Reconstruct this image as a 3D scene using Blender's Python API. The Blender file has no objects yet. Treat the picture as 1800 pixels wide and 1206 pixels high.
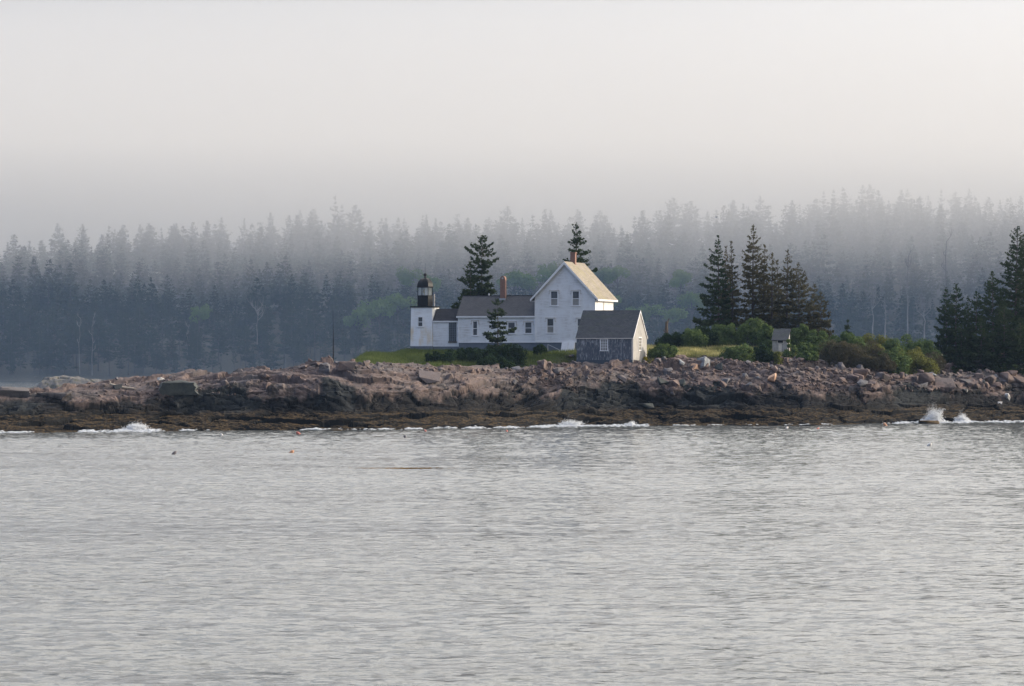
import bpy, bmesh, math, random
import numpy as np
from mathutils import Vector, Matrix

# ------------------------------------------------------------------ camera, sky, sun, exposure
sc = bpy.context.scene
COL = sc.collection
F, HZ, CX, CAMH = 6000.0, 620.0, 900.0, 8.7      # focal length (photo pixels), horizon row, centre column, eye height
cam_data = bpy.data.cameras.new("camera")
cam_data.sensor_width = 36.0
cam_data.lens = F / 1800.0 * 36.0
cam_data.shift_y = (HZ - 603.0) / 1800.0
cam_data.clip_start = 1.0
cam_data.clip_end = 6000.0
cam = bpy.data.objects.new("camera", cam_data)
COL.objects.link(cam)
cam.location = (0, 0, CAMH)
cam.rotation_euler = (math.radians(90), 0, 0)
sc.camera = cam

SUN_EL, SUN_AZ = math.radians(13), math.radians(77)     # azimuth from +Y towards +X
SDIR = Vector((math.sin(SUN_AZ) * math.cos(SUN_EL), math.cos(SUN_AZ) * math.cos(SUN_EL), math.sin(SUN_EL)))
sun_data = bpy.data.lights.new("sun", 'SUN')
sun_data.energy = 3.7
sun_data.angle = math.radians(0.6)
sun_data.color = (1.0, 0.86, 0.68)
sun = bpy.data.objects.new("sun", sun_data)
COL.objects.link(sun)
sun.rotation_euler = SDIR.to_track_quat('Z', 'Y').to_euler()
sun.location = (200, 500, 200)

world = bpy.data.worlds.new("World")
sc.world = world
world.use_nodes = True
wn, wl = world.node_tree.nodes, world.node_tree.links
wn.clear()
w_out = wn.new('ShaderNodeOutputWorld')
w_sky = wn.new('ShaderNodeTexSky')
w_sky.sky_type = 'NISHITA'
w_sky.sun_disc = False
w_sky.sun_elevation = SUN_EL
w_sky.sun_rotation = SUN_AZ
w_sky.air_density = 1.0
w_sky.dust_density = 3.0
w_bg = wn.new('ShaderNodeBackground')
w_bg.inputs['Strength'].default_value = 0.12
wl.new(w_sky.outputs['Color'], w_bg.inputs['Color'])
# low cloud and fog over the whole sky: brighter overhead and round the sun, softly uneven
w_tc = wn.new('ShaderNodeTexCoord')
def wmath(op, a, b=None, clamp=False):
    n = wn.new('ShaderNodeMath'); n.operation = op; n.use_clamp = clamp
    for i, v in enumerate((a, b)):
        if v is None: continue
        if isinstance(v, (int, float)): n.inputs[i].default_value = v
        else: wl.new(v, n.inputs[i])
    return n.outputs[0]
w_sep = wn.new('ShaderNodeSeparateXYZ'); wl.new(w_tc.outputs['Generated'], w_sep.inputs[0])
w_dot = wn.new('ShaderNodeVectorMath'); w_dot.operation = 'DOT_PRODUCT'
wl.new(w_tc.outputs['Generated'], w_dot.inputs[0]); w_dot.inputs[1].default_value = SDIR
w_map = wn.new('ShaderNodeMapping'); wl.new(w_tc.outputs['Generated'], w_map.inputs['Vector'])
w_map.inputs['Scale'].default_value = (5, 5, 22)
w_noi = wn.new('ShaderNodeTexNoise'); wl.new(w_map.outputs[0], w_noi.inputs['Vector'])
w_noi.inputs['Scale'].default_value = 1.0; w_noi.inputs['Detail'].default_value = 2.0
half = wmath('MULTIPLY', wmath('ADD', w_dot.outputs['Value'], 1.0), 0.5, True)
glow = wmath('POWER', half, 4.0)
up = wmath('POWER', wmath('MAXIMUM', w_sep.outputs['Z'], 0.0), 0.8)
# the bank of lit fog lies beyond the island and towards the sun; behind the viewer the sky is clearer, bluer and dimmer
w_fd = wn.new('ShaderNodeVectorMath'); w_fd.operation = 'DOT_PRODUCT'
wl.new(w_tc.outputs['Generated'], w_fd.inputs[0]); w_fd.inputs[1].default_value = (0.45, 0.89, 0.0)
front = wn.new('ShaderNodeMapRange'); front.interpolation_type = 'SMOOTHSTEP'; front.clamp = True
wl.new(w_fd.outputs['Value'], front.inputs[0]); front.inputs[1].default_value = -0.55; front.inputs[2].default_value = 0.65
front = front.outputs[0]
lift = wn.new('ShaderNodeMapRange'); lift.interpolation_type = 'SMOOTHSTEP'; lift.clamp = True
wl.new(w_sep.outputs['Z'], lift.inputs[0]); lift.inputs[1].default_value = 0.10; lift.inputs[2].default_value = 0.34
lum_f = wmath('ADD', wmath('ADD', wmath('MULTIPLY', glow, 2.5), wmath('MULTIPLY', lift.outputs[0], 1.20)), 0.07)
lum_b = wmath('ADD', wmath('MULTIPLY', up, 0.34), 0.33)
lum = wmath('ADD', wmath('MULTIPLY', lum_f, front), wmath('MULTIPLY', lum_b, wmath('SUBTRACT', 1.0, front)))
lum = wmath('MULTIPLY', lum, wmath('ADD', wmath('MULTIPLY', w_noi.outputs['Fac'], 0.14), 0.93))
w_col0 = wn.new('ShaderNodeMix'); w_col0.data_type = 'RGBA'
wl.new(front, w_col0.inputs['Factor'])
w_col0.inputs['A'].default_value = (0.64, 0.84, 1.32, 1)
w_col0.inputs['B'].default_value = (1.0, 0.960, 0.912, 1)
w_col = wn.new('ShaderNodeMix'); w_col.data_type = 'RGBA'
wl.new(wmath('MULTIPLY', glow, 3.2, True), w_col.inputs['Factor'])
wl.new(w_col0.outputs['Result'], w_col.inputs['A'])
w_col.inputs['B'].default_value = (1.0, 0.945, 0.86, 1)
w_bg2 = wn.new('ShaderNodeBackground')
wl.new(w_col.outputs['Result'], w_bg2.inputs['Color'])
wl.new(lum, w_bg2.inputs['Strength'])
w_mix = wn.new('ShaderNodeMixShader')
w_mix.inputs[0].default_value = 0.88
wl.new(w_bg.outputs[0], w_mix.inputs[1]); wl.new(w_bg2.outputs[0], w_mix.inputs[2])
wl.new(w_mix.outputs[0], w_out.inputs['Surface'])

sc.view_settings.view_transform = 'Standard'
sc.view_settings.look = 'None'
sc.view_settings.exposure = 0.45
sc.view_settings.gamma = 1.0
sc.view_settings.use_curve_mapping = False
sc.render.engine = 'CYCLES'
cy = sc.cycles
cy.max_bounces = 6; cy.diffuse_bounces = 3; cy.glossy_bounces = 3
cy.transmission_bounces = 4; cy.transparent_max_bounces = 6; cy.volume_bounces = 4
cy.caustics_reflective = False; cy.caustics_refractive = False
cy.use_denoising = True

HAZE_DENSITY, HAZE_COLOR = 0.00004, (0.44, 0.635, 0.96)
CHANNEL_DENSITY = 0.00018
FOG_DENSITY, FOG_COLOR = 0.0046, (0.785, 0.762, 0.730)

# ------------------------------------------------------------------ helpers
def pt(px, py, Y):
    return Vector(((px - CX) / F * Y, Y, CAMH - (py - HZ) / F * Y))
def zat(py, Y):
    return CAMH - (py - HZ) / F * Y

def np_mesh(name, V, Q=None, T=None, mats=(), smooth=False, mi=None):
    me = bpy.data.meshes.new(name)
    V = np.asarray(V, dtype=np.float32)
    nq = 0 if Q is None else len(Q)
    nt = 0 if T is None else len(T)
    loops, tot = [], []
    if nq: loops.append(np.asarray(Q, dtype=np.int32).ravel()); tot.append(np.full(nq, 4, np.int32))
    if nt: loops.append(np.asarray(T, dtype=np.int32).ravel()); tot.append(np.full(nt, 3, np.int32))
    L = np.concatenate(loops); TT = np.concatenate(tot)
    me.vertices.add(len(V)); me.vertices.foreach_set("co", V.ravel())
    me.loops.add(len(L)); me.loops.foreach_set("vertex_index", L)
    st = np.zeros(len(TT), np.int32); st[1:] = np.cumsum(TT)[:-1]
    me.polygons.add(len(TT))
    me.polygons.foreach_set("loop_start", st)
    me.polygons.foreach_set("loop_total", TT)
    if mi is not None: me.polygons.foreach_set("material_index", np.asarray(mi, np.int32))
    me.polygons.foreach_set("use_smooth", np.full(len(TT), bool(smooth)))
    for m in mats: me.materials.append(m)
    me.update(calc_edges=True)
    return me

def link(name, me, parent=None, loc=None, rot=None, scale=None):
    o = bpy.data.objects.new(name, me)
    COL.objects.link(o)
    if parent is not None: o.parent = parent
    if loc is not None: o.location = loc
    if rot is not None: o.rotation_euler = rot
    if scale is not None: o.scale = scale
    return o
def tag(o, label=None, cat=None, group=None, kind=None):
    if label: o["label"] = label
    if cat: o["category"] = cat
    if group: o["group"] = group
    if kind: o["kind"] = kind
    return o
def empty(name, loc, rz=0.0, label=None, cat=None, group=None):
    o = bpy.data.objects.new(name, None)
    COL.objects.link(o)
    o.empty_display_size = 0.3
    o.location = loc; o.rotation_euler = (0, 0, rz)
    return tag(o, label, cat, group)

class MB:
    """collects boxes, tubes, prisms and lathes into one mesh"""
    def __init__(self): self.v, self.f = [], []
    def add(self, vs, fs):
        b = len(self.v); self.v += [tuple(x) for x in vs]; self.f += [tuple(b + i for i in f) for f in fs]; return self
    def box(self, x0, x1, y0, y1, z0, z1):
        return self.add([(x0,y0,z0),(x1,y0,z0),(x1,y1,z0),(x0,y1,z0),(x0,y0,z1),(x1,y0,z1),(x1,y1,z1),(x0,y1,z1)],
                        [(0,3,2,1),(4,5,6,7),(0,1,5,4),(1,2,6,5),(2,3,7,6),(3,0,4,7)])
    def hexa(self, pts):     # 8 points, bottom ring then top ring
        return self.add(pts, [(0,3,2,1),(4,5,6,7),(0,1,5,4),(1,2,6,5),(2,3,7,6),(3,0,4,7)])
    def prism_y(self, poly, y0, y1):   # polygon in x,z swept along y
        n = len(poly)
        vs = [(x, y0, z) for x, z in poly] + [(x, y1, z) for x, z in poly]
        fs = [tuple(range(n)), tuple(range(2*n-1, n-1, -1))] + [(i, i+n, (i+1) % n + n, (i+1) % n) for i in range(n)]
        return self.add(vs, fs)
    def prism_x(self, poly, x0, x1):   # polygon in y,z swept along x
        n = len(poly)
        vs = [(x0, y, z) for y, z in poly] + [(x1, y, z) for y, z in poly]
        fs = [tuple(range(n-1, -1, -1)), tuple(range(n, 2*n))] + [(i, (i+1) % n, (i+1) % n + n, i+n) for i in range(n)]
        return self.add(vs, fs)
    def tube(self, p0, p1, r0, r1, n=6):
        p0, p1 = Vector(p0), Vector(p1); d = (p1 - p0).normalized()
        a = d.cross(Vector((0.3, 0.2, 1)) if abs(d.z) < 0.9 else Vector((1, 0, 0))).normalized(); b = d.cross(a)
        vs = []
        for p, r in ((p0, r0), (p1, r1)):
            vs += [p + (a * math.cos(t) + b * math.sin(t)) * r for t in (2*math.pi*i/n for i in range(n))]
        return self.add(vs, [(i, (i+1) % n, (i+1) % n + n, i+n) for i in range(n)] + [tuple(range(n-1, -1, -1)), tuple(range(n, 2*n))])
    def lathe(self, prof, n=16, c=(0, 0), a0=0.0):
        vs, fs = [], []
        for r, z in prof:
            vs += [(c[0] + r*math.cos(a0 + 2*math.pi*i/n), c[1] + r*math.sin(a0 + 2*math.pi*i/n), z) for i in range(n)]
        for k in range(len(prof)-1):
            for i in range(n):
                j = (i+1) % n
                fs.append((k*n+i, k*n+j, (k+1)*n+j, (k+1)*n+i))
        fs.append(tuple(range(n-1, -1, -1))); fs.append(tuple(range((len(prof)-1)*n, len(prof)*n)))
        return self.add(vs, fs)
    def build(self, name, mat, parent=None, loc=None, smooth=False, bevel=0.0):
        me = bpy.data.meshes.new(name)
        me.from_pydata(self.v, [], self.f)
        bm = bmesh.new(); bm.from_mesh(me)
        if bevel:
            bmesh.ops.bevel(bm, geom=[e for e in bm.edges], offset=bevel, segments=1, affect='EDGES', clamp_overlap=True)
        bmesh.ops.recalc_face_normals(bm, faces=bm.faces[:])
        bm.to_mesh(me); bm.free()
        if smooth: me.polygons.foreach_set("use_smooth", [True]*len(me.polygons))
        me.materials.append(mat)
        return link(name, me, parent, loc)

def hash2(ix, iy, seed):
    h = (ix.astype(np.int64) * 374761393 + iy.astype(np.int64) * 668265263 + seed * 974634577) & 0xffffffff
    h = ((h ^ (h >> 13)) * 1274126177) & 0xffffffff
    h = (h ^ (h >> 16)) & 0xffffffff
    return h.astype(np.float64) / 4294967295.0
def vnoise(x, y, seed):
    ix, iy = np.floor(x), np.floor(y); fx, fy = x - ix, y - iy
    fx = fx*fx*(3-2*fx); fy = fy*fy*(3-2*fy)
    a = hash2(ix, iy, seed); b = hash2(ix+1, iy, seed); c = hash2(ix, iy+1, seed); d = hash2(ix+1, iy+1, seed)
    return (a*(1-fx)+b*fx)*(1-fy) + (c*(1-fx)+d*fx)*fy - 0.5
def fbm(x, y, seed, octv=4):
    s, a = 0.0, 1.0
    for i in range(octv):
        s = s + a * vnoise(x, y, seed + i*17); x = x*2.03 + 11.3; y = y*2.03 + 5.7; a *= 0.5
    return s
def voronoi(x, y, sx, sy, seed):
    gx, gy = x/sx, y/sy
    ix, iy = np.floor(gx), np.floor(gy)
    f1 = np.full(x.shape, 1e9); f2 = np.full(x.shape, 1e9)
    cxx = np.zeros(x.shape); cyy = np.zeros(x.shape); idx = np.zeros(x.shape); idy = np.zeros(x.shape)
    for dx in (-1, 0, 1):
        for dy in (-1, 0, 1):
            jx, jy = ix+dx, iy+dy
            px = jx + 0.1 + 0.8*hash2(jx, jy, seed); py = jy + 0.1 + 0.8*hash2(jx, jy, seed+1)
            d = np.sqrt((px-gx)**2 + (py-gy)**2)
            near = d < f1
            f2 = np.where(near, f1, np.minimum(f2, d)); f1 = np.where(near, d, f1)
            cxx = np.where(near, px, cxx); cyy = np.where(near, py, cyy)
            idx = np.where(near, jx, idx); idy = np.where(near, jy, idy)
    return cxx*sx, cyy*sy, idx, idy, f2-f1
def smooth01(a, b, x):
    t = np.clip((x-a)/(b-a), 0, 1); return t*t*(3-2*t)

# ------------------------------------------------------------------ materials
def new_mat(name):
    m = bpy.data.materials.new(name); m.use_nodes = True
    return m, m.node_tree.nodes, m.node_tree.links, m.node_tree.nodes['Principled BSDF']
def rgba(c): return (c[0], c[1], c[2], 1.0)
class NT:
    def __init__(self, m): self.n, self.l = m.node_tree.nodes, m.node_tree.links
    def put(self, sock, v):
        if isinstance(v, (int, float)): sock.default_value = v
        elif isinstance(v, (tuple, list)): sock.default_value = v if len(v) != 3 or sock.type != 'RGBA' else rgba(v)
        else: self.l.new(v, sock)
    def math(self, op, a, b=0.0, clamp=False):
        n = self.n.new('ShaderNodeMath'); n.operation = op; n.use_clamp = clamp
        self.put(n.inputs[0], a); self.put(n.inputs[1], b); return n.outputs[0]
    def mix(self, f, a, b, mode='MIX'):
        n = self.n.new('ShaderNodeMix'); n.data_type = 'RGBA'; n.blend_type = mode; n.clamp_factor = True
        self.put(n.inputs['Factor'], f); self.put(n.inputs['A'], a); self.put(n.inputs['B'], b); return n.outputs['Result']
    def coord(self, which='Object'):
        return self.n.new('ShaderNodeTexCoord').outputs[which]
    def pos(self): return self.n.new('ShaderNodeNewGeometry').outputs['Position']
    def mapping(self, v, scale=(1,1,1), rot=(0,0,0), loc=(0,0,0)):
        n = self.n.new('ShaderNodeMapping'); self.l.new(v, n.inputs['Vector'])
        n.inputs['Scale'].default_value = scale; n.inputs['Rotation'].default_value = rot; n.inputs['Location'].default_value = loc
        return n.outputs[0]
    def noise(self, v, scale, detail=4.0, rough=0.55, out='Fac'):
        n = self.n.new('ShaderNodeTexNoise'); self.l.new(v, n.inputs['Vector'])
        n.inputs['Scale'].default_value = scale; n.inputs['Detail'].default_value = detail; n.inputs['Roughness'].default_value = rough
        return n.outputs[out]
    def vor(self, v, scale, out='Distance', feature='F1'):
        n = self.n.new('ShaderNodeTexVoronoi'); n.feature = feature; self.l.new(v, n.inputs['Vector'])
        n.inputs['Scale'].default_value = scale; return n.outputs[out]
    def sep(self, v):
        n = self.n.new('ShaderNodeSeparateXYZ'); self.l.new(v, n.inputs[0]); return n.outputs
    def remap(self, v, a, b, c=0.0, d=1.0, smooth=False):
        n = self.n.new('ShaderNodeMapRange'); n.clamp = True
        if smooth: n.interpolation_type = 'SMOOTHSTEP'
        self.put(n.inputs[0], v)
        for i, x in enumerate((a, b, c, d)): n.inputs[i+1].default_value = x
        return n.outputs[0]
    def bump(self, h, strength=0.5, dist=0.05):
        n = self.n.new('ShaderNodeBump'); n.inputs['Strength'].default_value = strength; n.inputs['Distance'].default_value = dist
        self.l.new(h, n.inputs['Height']); return n.outputs[0]
    def rand(self): return self.n.new('ShaderNodeObjectInfo').outputs['Random']

def plain(name, col, rough=0.6, var=0.25, scale=3.0, metal=0.0, spec=0.4):
    m, n, l, b = new_mat(name); t = NT(m)
    f = t.noise(t.coord(), scale, 5.0)
    c2 = tuple(x*(1-var) for x in col)
    l.new(t.mix(t.remap(f, 0.3, 0.7), c2, col), b.inputs['Base Color'])
    b.inputs['Roughness'].default_value = rough; b.inputs['Metallic'].default_value = metal
    b.inputs['Specular IOR Level'].default_value = spec
    return m

def foliage(name, c1, c2, transl=0.25, scale=0.7, tip=None):
    m, n, l, b = new_mat(name); t = NT(m)
    n.remove(b)
    out = n['Material Output']
    f = t.noise(t.coord(), scale, 3.0)
    f2 = t.noise(t.coord(), 6.0, 2.0)
    f = t.math('ADD', t.math('MULTIPLY', f, 0.6), t.math('MULTIPLY', f2, 0.4))
    col = t.mix(t.remap(f, 0.36, 0.64), c1, c2)
    col = t.mix(t.math('MULTIPLY', t.rand(), 0.35), col, tip or c2)
    d = n.new('ShaderNodeBsdfDiffuse'); tr = n.new('ShaderNodeBsdfTranslucent')
    l.new(col, d.inputs['Color']); l.new(col, tr.inputs['Color'])
    mx = n.new('ShaderNodeMixShader'); mx.inputs[0].default_value = transl
    l.new(d.outputs[0], mx.inputs[1]); l.new(tr.outputs[0], mx.inputs[2])
    l.new(mx.outputs[0], out.inputs['Surface'])
    return m

def clapboard(name, col, grime, pitch=0.19, stain=None, vertical=False):
    m, n, l, b = new_mat(name); t = NT(m)
    c = t.coord(); s = t.sep(c)
    saw = t.math('FRACT', t.math('DIVIDE', s['Z'], pitch))
    g = t.noise(t.mapping(c, (0.5, 0.5, 0.25)), 1.6, 6.0, 0.65)
    g2 = t.noise(t.mapping(c, (0.8, 0.8, 7.0)), 1.0, 2.0, 0.5)
    f = t.math('MULTIPLY', t.remap(g, 0.42, 0.66), t.remap(g2, 0.40, 0.62, 0.15, 1.0))
    base = t.mix(f, col, grime)
    if stain:
        sn = t.noise(t.mapping(c, (1.1, 1.1, 0.28), loc=(0.3, 0, 0)), 1.0, 3.0, 0.6)
        zf = t.math('MULTIPLY', t.remap(s['Z'], 0.3, 1.3), t.remap(s['Z'], 2.5, 3.4, 1.0, 0.0))
        base = t.mix(t.math('MULTIPLY', t.remap(sn, 0.46, 0.66, 0.0, 0.8), zf), base, stain)
    l.new(base, b.inputs['Base Color'])
    if pitch < 5: l.new(t.bump(saw, 0.6, 0.04), b.inputs['Normal'])
    b.inputs['Roughness'].default_value = 0.6; b.inputs['Specular IOR Level'].default_value = 0.25
    return m

def shingles(name, c1, c2, moss=None, mossx=None):
    m, n, l, b = new_mat(name); t = NT(m)
    c = t.coord()
    br = n.new('ShaderNodeTexBrick'); br.offset = 0.5
    sx = t.sep(c)
    cmb = n.new('ShaderNodeCombineXYZ')
    l.new(t.math('ADD', sx['X'], t.math('MULTIPLY', sx['Y'], 0.31)), cmb.inputs[0]); l.new(sx['Z'], cmb.inputs[1])
    l.new(cmb.outputs[0], br.inputs['Vector'])
    br.inputs['Scale'].default_value = 1.0
    br.inputs['Brick Width'].default_value = 0.34; br.inputs['Row Height'].default_value = 0.15; br.inputs['Mortar Size'].default_value = 0.012
    br.inputs['Color1'].default_value = rgba(c1); br.inputs['Color2'].default_value = rgba(c2); br.inputs['Mortar'].default_value = rgba(tuple(x*0.45 for x in c1))
    nz = t.noise(c, 1.3, 6.0, 0.65)
    col = t.mix(t.remap(nz, 0.35, 0.7, 0.0, 0.75), br.outputs['Color'], c2)
    nz2 = t.noise(c, 9.0, 3.0, 0.6)
    col = t.mix(t.remap(nz2, 0.5, 0.75, 0, 0.5), col, tuple(x*0.5 for x in c1))
    if moss:
        mz = t.noise(t.mapping(c, (.35, 1.6, .35)), 1.2, 5.0, 0.7)
        col = t.mix(t.remap(mz, 0.48, 0.64, 0.0, 0.6), col, moss)
    l.new(col, b.inputs['Base Color'])
    l.new(t.bump(br.outputs['Fac'], 0.3, -0.02), b.inputs['Normal'])
    b.inputs['Roughness'].default_value = 0.9; b.inputs['Specular IOR Level'].default_value = 0.15
    return m

def boards(name, col, worn, amount=(0.48, 0.62)):
    m, n, l, b = new_mat(name); t = NT(m)
    c = t.coord(); s = t.sep(c)
    streak = t.noise(t.mapping(c, (6.5, 6.5, 1.2)), 1.0, 5.0, 0.75)
    big = t.noise(c, 0.8, 3.0)
    f = t.math('ADD', streak, t.math('MULTIPLY', t.math('SUBTRACT', big, 0.5), 0.35))
    l.new(t.mix(t.remap(f, amount[0], amount[1]), col, worn), b.inputs['Base Color'])
    saw = t.math('FRACT', t.math('DIVIDE', t.math('ADD', s['X'], s['Y']), 0.16))
    l.new(t.bump(saw, 0.5, 0.02), b.inputs['Normal'])
    b.inputs['Roughness'].default_value = 0.85; b.inputs['Specular IOR Level'].default_value = 0.15
    return m

def brick(name):
    m, n, l, b = new_mat(name); t = NT(m)
    c = t.coord(); s = t.sep(c)
    cmb = n.new('ShaderNodeCombineXYZ')
    l.new(t.math('ADD', s['X'], s['Y']), cmb.inputs[0]); l.new(s['Z'], cmb.inputs[1])
    br = n.new('ShaderNodeTexBrick'); l.new(cmb.outputs[0], br.inputs['Vector'])
    br.inputs['Scale'].default_value = 1.0; br.inputs['Brick Width'].default_value = 0.21; br.inputs['Row Height'].default_value = 0.075
    br.inputs['Mortar Size'].default_value = 0.01
    br.inputs['Color1'].default_value = (0.20, 0.085, 0.055, 1); br.inputs['Color2'].default_value = (0.14, 0.055, 0.04, 1); br.inputs['Mortar'].default_value = (0.30, 0.22, 0.18, 1)
    l.new(br.outputs['Color'], b.inputs['Base Color']); b.inputs['Roughness'].default_value = 0.9
    return m

M = {}
M['white'] = clapboard('white_clapboard', (0.80, 0.80, 0.81), (0.60, 0.58, 0.57))
M['tower'] = clapboard('white_painted_brick', (0.80, 0.80, 0.81), (0.68, 0.66, 0.63), pitch=9.0, stain=(0.66, 0.50, 0.29))
M['trim'] = plain('white_trim', (0.78, 0.77, 0.77), 0.55, 0.12)
M['oldtrim'] = plain('stained_trim', (0.60, 0.55, 0.50), 0.7, 0.25)
M['found'] = plain('grey_foundation', (0.13, 0.15, 0.18), 0.8, 0.2)
M['glass'] = plain('window_glass', (0.07, 0.075, 0.08), 0.08, 0.5, 0.9, spec=0.5)
M['curtain'] = plain('curtain_glass', (0.30, 0.29, 0.27), 0.15, 0.4, 1.4, spec=0.5)
M['roof_wing'] = shingles('grey_shingles', (0.075, 0.075, 0.082), (0.10, 0.098, 0.102))
M['roof_dark'] = shingles('black_shingles', (0.03, 0.032, 0.038), (0.05, 0.05, 0.058))
M['roof_main'] = shingles('mossy_shingles', (0.21, 0.18, 0.15), (0.30, 0.265, 0.225), moss=(0.24, 0.215, 0.09))
M['roof_shed'] = shingles('weathered_shingles', (0.05, 0.054, 0.063), (0.085, 0.088, 0.096), moss=(0.065, 0.075, 0.06))
M['shed'] = boards('flaking_boards', (0.09, 0.10, 0.12), (0.42, 0.42, 0.43), (0.50, 0.68))
M['shed_side'] = boards('pale_boards', (0.36, 0.35, 0.335), (0.20, 0.195, 0.19), (.45, .7))
M['skirt'] = plain('grey_skirt_boards', (0.065, 0.08, 0.10), 0.75, 0.15)
M['brick'] = brick('red_brick')
M['black'] = plain('black_painted_iron', (0.010, 0.011, 0.014), 0.45, 0.2, spec=0.15)
M['lens'] = plain('lens_brass', (0.75, 0.62, 0.30), 0.25, 0.3)
M['curtainw'] = None
M['wood'] = plain('weathered_wood', (0.11, 0.085, 0.068), 0.85, 0.4)
M['driftwood'] = plain('bleached_wood', (0.42, 0.36, 0.29), 0.85, 0.35)
M['steel'] = plain('galvanised_rail', (0.35, 0.37, 0.40), 0.5, 0.15)
M['trunk'] = plain('spruce_bark', (0.085, 0.07, 0.06), 0.9, 0.4, 2.0)
M['farbark'] = plain('grey_bark', (0.085, 0.076, 0.07), 0.9, 0.4, 0.5)
M['palebark'] = plain('bleached_bark', (0.19, 0.178, 0.168), 0.8, 0.25, 1.0)
M['needle'] = foliage('spruce_needles', (0.020, 0.036, 0.022), (0.070, 0.090, 0.042), 0.3, tip=(0.045, 0.065, 0.035))
M['needle_dry'] = foliage('sparse_spruce_needles', (0.050, 0.052, 0.030), (0.15, 0.13, 0.075), 0.3, tip=(0.09, 0.085, 0.05))
M['far'] = foliage('far_needles', (0.026, 0.040, 0.024), (0.055, 0.068, 0.036), 0.2, 0.3, tip=(0.06, 0.06, 0.035))
M['leaf'] = foliage('far_leaves', (0.075, 0.125, 0.035), (0.15, 0.21, 0.06), 0.35, 0.4)
M['bush_dark'] = foliage('dark_bush_leaves', (0.016, 0.030, 0.018), (0.036, 0.058, 0.026), 0.25, 1.2)
M['bush'] = foliage('green_bush_leaves', (0.045, 0.08, 0.028), (0.15, 0.20, 0.075), 0.3, 1.6)
M['bush_yellow'] = foliage('yellow_green_leaves', (0.075, 0.095, 0.028), (0.22, 0.215, 0.065), 0.3, 1.0)
M['bush_brown'] = foliage('brown_twigs', (0.048, 0.046, 0.032), (0.13, 0.115, 0.07), 0.15, 1.0)
M['goldenrod'] = foliage('yellow_flowers', (0.28, 0.24, 0.03), (0.45, 0.36, 0.04), 0.3, 2.0)
M['grass'] = foliage('grass_blades', (0.05, 0.075, 0.026), (0.13, 0.16, 0.055), 0.4, 0.35)
def sunlit_grass_tone():  # sunshine painted into the colour: grass turns paler towards the right, shaded green at left
    m = M['grass']; t = NT(m); n = m.node_tree.nodes
    s = t.sep(t.pos()); f = t.noise(t.pos(), 0.5, 3.0)
    sunlit_tone = t.mix(t.remap(f, .35, .65), (0.16, 0.17, 0.06), (0.50, 0.45, 0.22))
    for k in ('Diffuse BSDF', 'Translucent BSDF'):
        old = n[k].inputs['Color'].links[0].from_socket
        t.l.new(t.mix(t.remap(s['X'], 6.0, 18.0), old, sunlit_tone), n[k].inputs['Color'])
sunlit_grass_tone()
def pure(name, col, rough, sub=0.0):
    m, n, l, b = new_mat(name); t = NT(m)
    f = t.noise(t.coord(), 4.0, 3.0)
    l.new(t.mix(f, tuple(c*0.92 for c in col), col), b.inputs['Base Color']); b.inputs['Roughness'].default_value = rough
    return m
M['curtainw'] = foliage('lantern_curtain', (0.82, 0.85, 0.82), (0.86, 0.88, 0.85), 0.5)
M['foam'] = foliage('sea_foam', (0.80, 0.82, 0.84), (0.88, 0.89, 0.90), 0.35)
M['gull'] = pure('gull_feathers', (0.85, 0.85, 0.86), 0.7)
M['buoy_red'] = pure('red_buoy_foam', (0.40, 0.11, 0.08), 0.6)
M['buoy_orange'] = pure('orange_buoy_foam', (0.42, 0.20, 0.10), 0.6)
M['buoy_dark'] = pure('dark_buoy_foam', (0.06, 0.05, 0.06), 0.6)
M['buoy_white'] = pure('white_buoy_foam', (0.7, 0.66, 0.62), 0.6)
M['weed'] = foliage('rockweed', (0.10, 0.055, 0.018), (0.20, 0.11, 0.03), 0.1, 1.0)

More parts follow.
